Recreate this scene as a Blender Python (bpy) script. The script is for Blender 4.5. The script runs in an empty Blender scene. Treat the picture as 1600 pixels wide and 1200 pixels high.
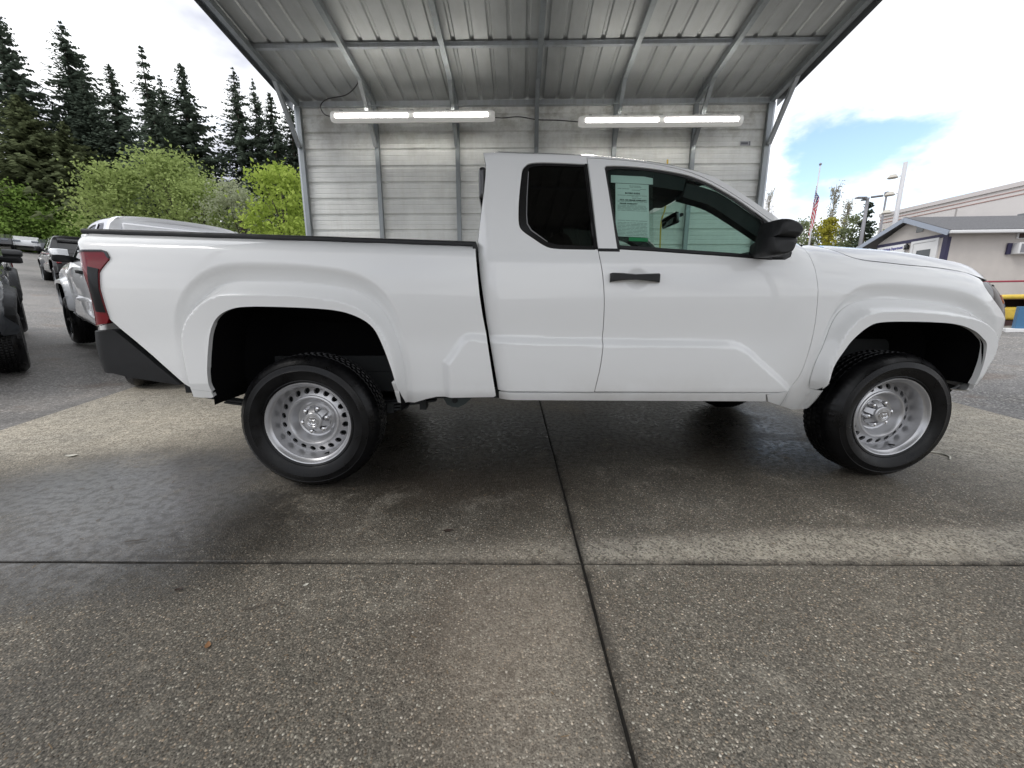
import bpy, bmesh, math, random
import numpy as np
from mathutils import Vector, Matrix, geometry

# ================================================================= camera, sky, sun, exposure
scene = bpy.context.scene
COL = scene.collection
cam_d = bpy.data.cameras.new('camera'); cam = bpy.data.objects.new('camera', cam_d); COL.objects.link(cam)
cam_d.sensor_fit = 'HORIZONTAL'; cam_d.sensor_width = 36.0; cam_d.lens = 14.022
cam_d.clip_start = 0.05; cam_d.clip_end = 3000.0
cam.matrix_world = Matrix(((0.9990972, 0.0073306, -0.0418444, 1.03013),
                           (-0.0424675, 0.1978375, -0.9793145, -2.09912),
                           (0.0010994, 0.9802074, 0.1979702, 1.03319),
                           (0, 0, 0, 1)))
scene.camera = cam

SUN_EL, SUN_AZ = math.radians(50), math.radians(236)      # azimuth clockwise from +Y
world = bpy.data.worlds.new('World'); scene.world = world; world.use_nodes = True
wn = world.node_tree.nodes; wl = world.node_tree.links; wn.clear()
w_out = wn.new('ShaderNodeOutputWorld'); w_bg = wn.new('ShaderNodeBackground')
w_sky = wn.new('ShaderNodeTexSky'); w_sky.sky_type = 'NISHITA'; w_sky.sun_disc = False
w_sky.sun_elevation = SUN_EL; w_sky.sun_rotation = SUN_AZ; w_sky.air_density = 1.0; w_sky.dust_density = 1.2; w_sky.ozone_density = 0.6
w_tc = wn.new('ShaderNodeTexCoord')
w_map = wn.new('ShaderNodeMapping'); w_map.inputs['Scale'].default_value = (1, 1, 2.6); w_map.inputs['Location'].default_value = (0.62, 0.1, 0.0)
wl.new(w_tc.outputs['Generated'], w_map.inputs['Vector'])
w_n = wn.new('ShaderNodeTexNoise'); w_n.inputs['Scale'].default_value = 2.1; w_n.inputs['Detail'].default_value = 7; w_n.inputs['Roughness'].default_value = 0.52
wl.new(w_map.outputs[0], w_n.inputs['Vector'])
w_r = wn.new('ShaderNodeValToRGB'); w_r.color_ramp.elements[0].position = 0.33; w_r.color_ramp.elements[0].color = (0, 0, 0, 1)
w_r.color_ramp.elements[1].position = 0.47; w_r.color_ramp.elements[1].color = (1, 1, 1, 1)
wl.new(w_n.outputs['Fac'], w_r.inputs['Fac'])
# a break in the cloud low in the sky to the right
w_dot = wn.new('ShaderNodeVectorMath'); w_dot.operation = 'DISTANCE'; w_dot.inputs[1].default_value = (0.63, 0.735, 0.49)
w_st = wn.new('ShaderNodeMapping'); w_st.inputs['Scale'].default_value = (1, 1, 1.9); wl.new(w_tc.outputs['Generated'], w_st.inputs['Vector'])
wl.new(w_st.outputs[0], w_dot.inputs[0])
w_n2 = wn.new('ShaderNodeTexNoise'); w_n2.inputs['Scale'].default_value = 5.5; w_n2.inputs['Detail'].default_value = 6; w_n2.inputs['Roughness'].default_value = 0.55
wl.new(w_st.outputs[0], w_n2.inputs['Vector'])
w_ma = wn.new('ShaderNodeMath'); w_ma.operation = 'MULTIPLY_ADD'; w_ma.inputs[1].default_value = -0.55; wl.new(w_n2.outputs['Fac'], w_ma.inputs[0]); 
wl.new(w_dot.outputs['Value'], w_ma.inputs[2])
w_mr = wn.new('ShaderNodeMapRange'); w_mr.interpolation_type = 'SMOOTHSTEP'; w_mr.inputs[1].default_value = -0.22; w_mr.inputs[2].default_value = -0.10
w_mr.inputs[3].default_value = 0.0; w_mr.inputs[4].default_value = 1.0; wl.new(w_ma.outputs[0], w_mr.inputs[0])
w_mx = wn.new('ShaderNodeMath'); w_mx.operation = 'MULTIPLY'; w_mx.use_clamp = True
w_bias = wn.new('ShaderNodeMath'); w_bias.operation = 'MAXIMUM'; w_bias.inputs[1].default_value = 0.80
wl.new(w_r.outputs['Color'], w_bias.inputs[0]); wl.new(w_bias.outputs[0], w_mx.inputs[0]); wl.new(w_mr.outputs[0], w_mx.inputs[1])
# cloud colour: white with soft lavender-grey undersides
w_n3 = wn.new('ShaderNodeTexNoise'); w_n3.inputs['Scale'].default_value = 3.4; w_n3.inputs['Detail'].default_value = 5
wl.new(w_st.outputs[0], w_n3.inputs['Vector'])
w_cr = wn.new('ShaderNodeValToRGB'); w_cr.color_ramp.elements[0].position = 0.36; w_cr.color_ramp.elements[0].color = (5.2, 5.4, 6.3, 1)
w_cr.color_ramp.elements[1].position = 0.56; w_cr.color_ramp.elements[1].color = (12.0, 12.2, 12.4, 1)
wl.new(w_n3.outputs['Fac'], w_cr.inputs['Fac'])
w_sc = wn.new('ShaderNodeVectorMath'); w_sc.operation = 'SCALE'; w_sc.inputs['Scale'].default_value = 2.05
wl.new(w_sky.outputs[0], w_sc.inputs[0])
w_mix = wn.new('ShaderNodeMix'); w_mix.data_type = 'RGBA'
wl.new(w_mx.outputs[0], w_mix.inputs['Factor']); wl.new(w_sc.outputs[0], w_mix.inputs['A']); wl.new(w_cr.outputs['Color'], w_mix.inputs['B'])
wl.new(w_mix.outputs['Result'], w_bg.inputs['Color']); w_bg.inputs['Strength'].default_value = 0.10
wl.new(w_bg.outputs[0], w_out.inputs['Surface'])

sun_d = bpy.data.lights.new('sun', 'SUN'); sun_d.energy = 1.0; sun_d.angle = math.radians(20); sun_d.color = (1, 0.97, 0.93)
sun = bpy.data.objects.new('sun', sun_d); COL.objects.link(sun)
_sd = Vector((math.sin(SUN_AZ) * math.cos(SUN_EL), math.cos(SUN_AZ) * math.cos(SUN_EL), math.sin(SUN_EL)))
sun.rotation_euler = (-_sd).to_track_quat('-Z', 'Y').to_euler(); sun.location = _sd * 60

scene.view_settings.view_transform = 'Standard'; scene.view_settings.look = 'None'
scene.view_settings.exposure = 0.38; scene.view_settings.gamma = 1.0
try: scene.view_settings.use_curve_mapping = False
except Exception: pass

# ================================================================= materials
class NT:
    def __init__(s, name):
        s.m = bpy.data.materials.new(name); s.m.use_nodes = True; s.t = s.m.node_tree; s.n = s.t.nodes; s.l = s.t.links
        s.b = s.n['Principled BSDF']; s.out = s.n['Material Output']
    def new(s, typ, **kw):
        n = s.n.new(typ)
        for k, v in kw.items():
            if k in n.inputs: n.inputs[k].default_value = v
            else: setattr(n, k, v)
        return n
    def link(s, a, b): s.l.new(a, b)
    def set(s, **kw):
        for k, v in kw.items():
            k = k.replace('_', ' ')
            if k in s.b.inputs: s.b.inputs[k].default_value = (*v, 1) if isinstance(v, tuple) and len(v) == 3 else v
    def coord(s, kind='Object'):
        return s.new('ShaderNodeTexCoord').outputs[kind]
    def noise(s, vec, scale, detail=4, rough=.55):
        n = s.new('ShaderNodeTexNoise'); n.inputs['Scale'].default_value = scale; n.inputs['Detail'].default_value = detail; n.inputs['Roughness'].default_value = rough
        if vec is not None: s.link(vec, n.inputs['Vector'])
        return n.outputs['Fac']
    def ramp(s, fac, stops):
        r = s.new('ShaderNodeValToRGB'); e = r.color_ramp.elements
        while len(e) < len(stops): e.new(.5)
        for i, (p, c) in enumerate(stops):
            e[i].position = p; e[i].color = (*c, 1) if len(c) == 3 else c
        s.link(fac, r.inputs['Fac']); return r.outputs['Color']
    def mix(s, fac, a, b, mode='MIX'):
        m = s.new('ShaderNodeMix'); m.data_type = 'RGBA'; m.blend_type = mode
        for sock, v in (('Factor', fac), ('A', a), ('B', b)):
            if hasattr(v, 'links') or hasattr(v, 'is_linked'): s.link(v, m.inputs[sock] if sock == 'Factor' else [i for i in m.inputs if i.name == sock and i.type == 'RGBA'][0])
            else:
                i = m.inputs['Factor'] if sock == 'Factor' else [i for i in m.inputs if i.name == sock and i.type == 'RGBA'][0]
                i.default_value = v if not isinstance(v, tuple) else (*v, 1)
        return [o for o in m.outputs if o.type == 'RGBA'][0]
    def math(s, op, a, b=None, c=None, clamp=False):
        m = s.new('ShaderNodeMath'); m.operation = op; m.use_clamp = clamp
        for i, v in enumerate((a, b, c)):
            if v is None: continue
            if hasattr(v, 'is_linked'): s.link(v, m.inputs[i])
            else: m.inputs[i].default_value = v
        return m.outputs[0]
    def maprange(s, v, a, b, c=0., d=1.):
        m = s.new('ShaderNodeMapRange'); m.interpolation_type = 'SMOOTHSTEP'
        s.link(v, m.inputs[0])
        for i, x in enumerate((a, b, c, d)): m.inputs[i + 1].default_value = x
        return m.outputs[0]
    def bump(s, h, strength, dist):
        b = s.new('ShaderNodeBump'); b.inputs['Strength'].default_value = strength; b.inputs['Distance'].default_value = dist
        s.link(h, b.inputs['Height']); s.link(b.outputs[0], s.b.inputs['Normal'])

def plain(name, col, rough=.5, metal=0., coat=0., var=.0, scale=8., bump=0., spec=.5):
    t = NT(name); t.set(Base_Color=col, Roughness=rough, Metallic=metal, Coat_Weight=coat, Coat_Roughness=.03, Specular_IOR_Level=spec)
    if var or bump:
        f = t.noise(t.coord(), scale, 5)
        if var:
            t.link(t.ramp(f, [(.3, tuple(c * (1 - var) for c in col)), (.7, tuple(min(1, c * (1 + var)) for c in col))]), t.b.inputs['Base Color'])
            t.link(t.maprange(f, .3, .7, max(0, rough - .08), min(1, rough + .08)), t.b.inputs['Roughness'])
        if bump: t.bump(t.noise(t.coord(), scale * 12, 3), .35, bump)
    return t.m

M = {}
def car_paint(name, col):
    t = NT(name); c = t.coord()
    dirt = t.noise(c, 2.2, 6, .65)
    sep = t.new('ShaderNodeSeparateXYZ'); t.link(c, sep.inputs[0])
    low = t.maprange(sep.outputs[2], .75, .40, 0, 1)      # road film along the sill
    film = t.math('MULTIPLY', low, t.maprange(dirt, .38, .66), clamp=True)
    t.link(t.mix(t.math('MULTIPLY', film, .38), col, tuple(x * y for x, y in zip(col, (.62, .58, .52)))), t.b.inputs['Base Color'])
    t.set(Roughness=.42, Coat_Weight=1.0, Coat_Roughness=.012, Coat_IOR=1.5)
    t.link(t.math('MULTIPLY_ADD', film, .22, .012), t.b.inputs['Coat Roughness'])
    return t.m
M['white'] = car_paint('white_paint', (.76, .765, .76))
M['darkpaint'] = car_paint('dark_grey_paint', (.035, .042, .052))
M['blackpaint'] = car_paint('black_paint', (.012, .012, .014))
M['plastic'] = plain('black_plastic', (.012, .0125, .0135), .5, var=.1, scale=30, bump=.0006, spec=.35)
M['gloss_black'] = plain('gloss_black', (.008, .008, .009), .12, coat=.6)
M['seal'] = plain('rubber_seal', (.012, .012, .012), .55)
M['bead'] = plain('grey_window_bead', (.16, .165, .17), .35)
M['liner'] = plain('wheel_well_liner', (.0035, .0035, .004), .95, var=.2, spec=.1)
M['under'] = plain('underbody_steel', (.010, .012, .013), .7, var=.3)
M['interior'] = plain('cabin_trim', (.022, .023, .025), .8, var=.15, scale=20)
M['headliner'] = plain('headliner', (.05, .05, .05), .95)
M['rubber'] = plain('tyre_rubber', (.0035, .0035, .004), .33, var=.3, scale=14, spec=.26)
M['red_lens'] = plain('red_lens', (.16, .001, .006), .12, coat=.5, spec=.3)
M['lens_cover'] = plain('dark_lens_cover', (.006, .006, .007), .2, spec=.3)
M['amber'] = plain('amber_lens', (.8, .22, .03), .15, coat=1.)
M['chrome'] = plain('chrome', (.75, .75, .76), .12, 1.)
M['clear_lens'] = plain('smoked_lens', (.008, .009, .011), .10, spec=.30)
M['lamp_silver'] = plain('lamp_reflector', (.14, .15, .17), .25, .8)
t = NT('silver_wheel_paint'); f = t.noise(t.coord(), 9, 5, .6)
t.link(t.ramp(f, [(.3, (.47, .47, .48)), (.7, (.57, .57, .58))]), t.b.inputs['Base Color']); t.set(Metallic=.72, Roughness=.34, Coat_Weight=.15); M['wheel'] = t.m

def glass(name, tint, trans, rough=.0):
    t = NT(name); t.n.remove(t.b)
    tr = t.new('ShaderNodeBsdfTransparent'); tr.inputs['Color'].default_value = (*tint, 1)
    gl = t.new('ShaderNodeBsdfGlossy'); gl.inputs['Roughness'].default_value = rough; gl.inputs['Color'].default_value = (1, 1, 1, 1)
    fr = t.new('ShaderNodeFresnel'); fr.inputs['IOR'].default_value = 1.45
    mx = t.new('ShaderNodeMixShader'); t.link(t.math('MULTIPLY', fr.outputs[0], .8), mx.inputs[0]); t.link(tr.outputs[0], mx.inputs[1]); t.link(gl.outputs[0], mx.inputs[2])
    t.link(mx.outputs[0], t.out.inputs['Surface']); return t.m
M['glass'] = glass('green_tinted_glass', (.66, .81, .75), 1)
M['screen'] = glass('windscreen_glass', (.72, .90, .84), 1)
M['privacy'] = glass('privacy_glass', (.02, .024, .022), 1)

# ================================================================= mesh helpers
def mesh_obj(name, vf, mat, parent=None, smooth=False, auto=None, mats=None, idx=None):
    v, f = vf
    me = bpy.data.meshes.new(name); me.from_pydata([tuple(p) for p in v], [], [tuple(q) for q in f]); me.update()
    for m in (mats or [mat]): me.materials.append(m)
    if idx is not None: me.polygons.foreach_set('material_index', idx)
    if smooth: me.polygons.foreach_set('use_smooth', [True] * len(me.polygons))
    o = bpy.data.objects.new(name, me); COL.objects.link(o)
    if auto is not None:
        bm = bmesh.new(); bm.from_mesh(me)
        for e in bm.edges:
            if len(e.link_faces) == 2 and e.calc_face_angle(0) > math.radians(auto): e.smooth = False
        for fc in bm.faces: fc.smooth = True
        bm.to_mesh(me); bm.free()
    if parent is not None:
        o.parent = parent
        if parent.get('_base') is not None: o.location = [-c for c in parent['_base']]
    return o
def join(*parts):
    V, F = [], []
    for v, f in parts:
        k = len(V); V += [tuple(p) for p in v]; F += [tuple(i + k for i in q) for q in f]
    return V, F
def box(x0, x1, y0, y1, z0, z1):
    v = [(x, y, z) for z in (z0, z1) for y in (y0, y1) for x in (x0, x1)]
    return v, [(0, 2, 3, 1), (4, 5, 7, 6), (0, 1, 5, 4), (2, 6, 7, 3), (0, 4, 6, 2), (1, 3, 7, 5)]
def rbox(x0, x1, y0, y1, z0, z1, r, n=3):
    """box with rounded edges"""
    bm = bmesh.new(); v, f = box(x0, x1, y0, y1, z0, z1); vs = [bm.verts.new(p) for p in v]
    for q in f: bm.faces.new([vs[i] for i in q])
    bmesh.ops.bevel(bm, geom=bm.edges[:], offset=r, segments=n, profile=.5, affect='EDGES')
    bm.verts.index_update(); out = ([tuple(p.co) for p in bm.verts], [tuple(q.index for q in fc.verts) for fc in bm.faces]); bm.free(); return out
def xf(vf, mat):
    return [tuple(mat @ Vector(p)) for p in vf[0]], vf[1]
def beam(a, b, w, h, up=(0, 0, 1)):
    a, b, up = Vector(a), Vector(b), Vector(up); d = b - a; L = d.length; d.normalize()
    s = d.cross(up); s.normalize(); u = s.cross(d)
    v = [tuple(a + d * (L * i) + s * (w * .5 * j) + u * (h * .5 * k)) for k in (-1, 1) for j in (-1, 1) for i in (0, 1)]
    return v, [(0, 2, 3, 1), (4, 5, 7, 6), (0, 1, 5, 4), (2, 6, 7, 3), (0, 4, 6, 2), (1, 3, 7, 5)]
def tube(pts, r, n=8, caps=True, r1=None):
    P = [Vector(p) for p in pts]; V, F = [], []; up = Vector((0, 0, 1)); m = len(P)
    for i, p in enumerate(P):
        d = (P[min(i + 1, m - 1)] - P[max(i - 1, 0)]).normalized()
        s = d.cross(up if abs(d.z) < .95 else Vector((1, 0, 0))).normalized(); u = s.cross(d)
        rr = r if r1 is None else r + (r1 - r) * i / max(1, m - 1)
        for k in range(n):
            a = 2 * math.pi * k / n; V.append(tuple(p + s * (rr * math.cos(a)) + u * (rr * math.sin(a))))
    for i in range(m - 1):
        for k in range(n):
            F.append((i * n + k, i * n + (k + 1) % n, (i + 1) * n + (k + 1) % n, (i + 1) * n + k))
    if caps: F.append(tuple(range(n))[::-1]); F.append(tuple((m - 1) * n + k for k in range(n)))
    return V, F
def prism(poly, y0, y1, inset=None):
    """polygon in x-z pushed from y0 to y1"""
    n = len(poly); V = [(x, y0, z) for x, z in poly] + [(x, y1, z) for x, z in poly]
    F = [tuple(range(n)), tuple(range(2 * n - 1, n - 1, -1))] + [(i, i + n, (i + 1) % n + n, (i + 1) % n) for i in range(n)]
    return V, F
def lathe(prof, n=64, c=(0, 0, 0), closed=False):
    """profile of (radius, y) turned about the y axis through c"""
    V, F = [], []; m = len(prof)
    for i in range(n):
        a = 2 * math.pi * i / n
        for r, y in prof: V.append((c[0] + r * math.cos(a), c[1] + y, c[2] + r * math.sin(a)))
    for i in range(n):
        for j in range(m - 1 + (1 if closed else 0)):
            a, b = i * m + j, i * m + (j + 1) % m; c2, d = ((i + 1) % n) * m + (j + 1) % m, ((i + 1) % n) * m + j
            F.append((a, b, c2, d))
    return V, F
def grid(P):
    """surface through a 2-d array of points"""
    r, c = len(P), len(P[0]); V = [tuple(p) for row in P for p in row]
    return V, [(i * c + j, i * c + j + 1, (i + 1) * c + j + 1, (i + 1) * c + j) for i in range(r - 1) for j in range(c - 1)]
def thing(name, label, cat, loc=(0, 0, 0), rotz=0., group=None):
    o = bpy.data.objects.new(name, None); COL.objects.link(o); o.empty_display_size = .2
    o.location = loc; o.rotation_euler = (0, 0, rotz); o['label'] = label; o['category'] = cat
    if group: o['group'] = group
    return o
def tag(o, label, cat, group=None):
    o['label'] = label; o['category'] = cat
    if group: o['group'] = group
    return o
def struct(o): o['kind'] = 'structure'; return o
def stuff(o): o['kind'] = 'stuff'; return o
def part(name, vf, mat, parent, **kw): return mesh_obj(name, vf, mat, parent, **kw)
def text_mesh(body, size, depth, name, mat, parent=None, align='CENTER', bold=0.0):
    cu = bpy.data.curves.new(name, 'FONT'); cu.body = body; cu.size = size; cu.extrude = depth; cu.align_x = align; cu.align_y = 'CENTER'; cu.resolution_u = 2; cu.offset = bold
    o = bpy.data.objects.new(name, cu); COL.objects.link(o); bpy.context.view_layer.update()
    me = bpy.data.meshes.new_from_object(o.evaluated_get(bpy.context.evaluated_depsgraph_get())); bpy.data.objects.remove(o); bpy.data.curves.remove(cu)
    me.materials.clear(); me.materials.append(mat); me.name = name
    ob = bpy.data.objects.new(name, me); COL.objects.link(ob)
    if parent is not None: ob.parent = parent
    return ob
def T(x, y):
    """height of the car park round the slab: level at the slab, rising behind and to both sides"""
    x = np.asarray(x, float); y = np.asarray(y, float)
    def ramp(d, k): d = np.clip(d, 0, None); return np.where(d < k, d * d / (2 * k), d - k / 2)
    return .122 * np.minimum(ramp(-3.3 - x, .8), 40) + .03 * np.minimum(ramp(y - 6, 2), 60) + .075 * np.minimum(ramp(x - 6.0, 1.), 40)

# ---------------------------------------------------------------- truck side surface
def sm(t):
    t=np.clip(t,0.0,1.0); return t*t*(3-2*t)
def interp(x,xs,ys):
    # smooth (Catmull-Rom style) interpolation through knots
    xs=np.asarray(xs,float); ys=np.asarray(ys,float); x=np.clip(np.asarray(x,float),xs[0],xs[-1])
    m=np.gradient(ys,xs); i=np.clip(np.searchsorted(xs,x,side='right')-1,0,len(xs)-2)
    h=xs[i+1]-xs[i]; t=(x-xs[i])/h
    return (2*t**3-3*t**2+1)*ys[i]+(t**3-2*t**2+t)*h*m[i]+(-2*t**3+3*t**2)*ys[i+1]+(t**3-t**2)*h*m[i+1]
def sdist(px,pz,poly):
    # signed distance to a closed polygon, positive inside
    px=np.asarray(px,float); pz=np.asarray(pz,float)
    d=np.full(px.shape,1e9); ins=np.zeros(px.shape,bool); n=len(poly)
    for k in range(n):
        x0,z0=poly[k]; x1,z1=poly[(k+1)%n]
        ex,ez=x1-x0,z1-z0; L=ex*ex+ez*ez+1e-12
        t=np.clip(((px-x0)*ex+(pz-z0)*ez)/L,0,1)
        d=np.minimum(d,np.hypot(px-x0-t*ex,pz-z0-t*ez))
        c=((z0>pz)!=(z1>pz))&(px<ex*(pz-z0)/(ez if abs(ez)>1e-12 else 1e-12)+x0)
        ins^=c
    return np.where(ins,d,-d)
YC=0.976
FRONT_X=[3.40,3.62,3.78,3.90,3.99,4.06,4.12,4.18,4.22,4.25,4.26]
FRONT_Y=[0.0,0.000,0.012,0.045,0.095,0.16,0.25,0.40,0.58,0.78,0.976]
_fu=np.concatenate([[0],np.cumsum(np.hypot(np.diff(FRONT_X),np.diff(FRONT_Y)))])+FRONT_X[0]
def rear_x(z): return interp(z,[.40,.55,.62,.72,.80,.95,1.10,1.20,1.30,1.40],[-.93,-1.01,-1.045,-1.07,-1.075,-1.05,-1.045,-1.065,-1.085,-1.145])
RR=.07
def surf(u,z,D):
    """side surface of the truck: u runs along the side (and round both corners), z is height"""
    u=np.asarray(u,float); z=np.asarray(z,float); u,z=np.broadcast_arrays(u,z)
    lower=interp(z,[.36,.45,.50,.545,.60,.70,.85,.95,1.05,1.15,1.25,1.32,1.40],[.20,.135,.105,.085,.078,.073,.070,.062,.056,.058,.072,.090,.130])
    cab=interp(z,[.36,.45,.50,.545,.60,.70,.85,.95,1.05,1.15,1.25,1.30,1.36,1.50,1.70,1.80,1.84,1.87,1.89],[.20,.135,.105,.085,.078,.073,.070,.062,.056,.060,.080,.104,.127,.170,.236,.275,.300,.345,.42])
    zt=interp(u,[2.50,2.65,2.80,3.0,3.2,3.5,3.7,3.85,4.0,4.3],[1.420,1.395,1.375,1.352,1.325,1.290,1.265,1.240,1.21,1.18])
    fen=interp(zt-z,[-.03,0,.03,.06,.10,.15,.20,.27],[.36,.27,.205,.160,.122,.092,.072,.056])+interp(z,[.36,.50,.60,.75,.90,1.3],[.144,.064,.029,.009,0,0])
    rail=1.372-.0265*(u+1.0)
    bed=lower+.045*np.clip((z-(rail-.055))/.055,0,1.3)**2
    ug=interp(z,[.5,.66,.8,.93,1.08,1.27,1.36,1.9],[1.0405,1.0175,.9965,.976,.9575,.9435,.936,.95]); wc=sm((u-ug+.002)/.003); wf=sm((u-2.58)/.25)
    if D.get('region')=='bed': wc=wc*0
    if D.get('region')=='cab': wc=wc*0+1.0
    y=bed*(1-wc)+cab*wc*(1-wf)+fen*wf
    # greenhouse taper towards the windscreen and the cab's rear corner
    y=y+.035*sm((u-1.9)/.8)*sm((z-1.32)/.4)*(1-wf)
    ce=np.clip((ug+.095-u)/.09,0,1.1)*wc
    y=y+.05*ce**2
    # door swell below the character line
    if 'swell' in D:
        d=sdist(u,z,D['swell']); t=np.clip((d+.004)/.044,0,1); y=y-.034*(.75*sm(t)+.25*t)
    if 'dimple' in D:
        y=y+.016*np.exp(-(((u-1.79)/.055)**2+((z-1.160)/.05)**2)**2)
    # wheel arch flares with the hollow above them
    for key in ('flare_r','flare_f'):
        if key in D:
            d=sdist(u,z,D[key]); c=D[key+'_c']
            ang=np.abs(np.arctan2(u-c[0],np.maximum(z-c[1],1e-3)))      # 0 above the wheel, pi/2 beside it
            up=np.clip(1-ang/1.25,0,1)
            w=.040+.030*sm(up*1.6); hol=(.044*sm(up*2.2)+.008)
            hw=.045+.055*sm(up*1.6)
            y=y+hol*sm(1+d/hw)*(d<0)+hol*(d>=0)
            crest=y*0+.002+.10*np.clip(d-w,0,.1)+np.clip(-(z-.62),0,.2)*.2
            t=sm((d+.002)/w)*.35+np.clip((d+.002)/w,0,1)*.65
            y=np.where(d>-.002,y*(1-t)+crest*t,y)
    x=u.copy()
    # rear corner
    xr=rear_x(z); e=np.clip(xr+RR-u,0,None); a=np.minimum(e/RR,np.pi/2); ex=np.clip(e-RR*np.pi/2,0,None)
    x=np.where(e>0,xr+RR-RR*np.sin(a),x); y=y+np.where(e>0,RR*(1-np.cos(a))+ex,0)
    # front corner
    g=u>FRONT_X[0]
    fx=interp(u,_fu,FRONT_X); fy=interp(u,_fu,FRONT_Y)
    x=np.where(g,fx,x); y=y+np.where(g,fy,0)
    k=sm((u-3.66)/.5)
    x=x-k*(.07*sm((.86-z)/.42)-.055)
    y=y+.03*sm((u-3.62)/.4)*sm((.85-z)/.35)
    return x,y,z

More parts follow.
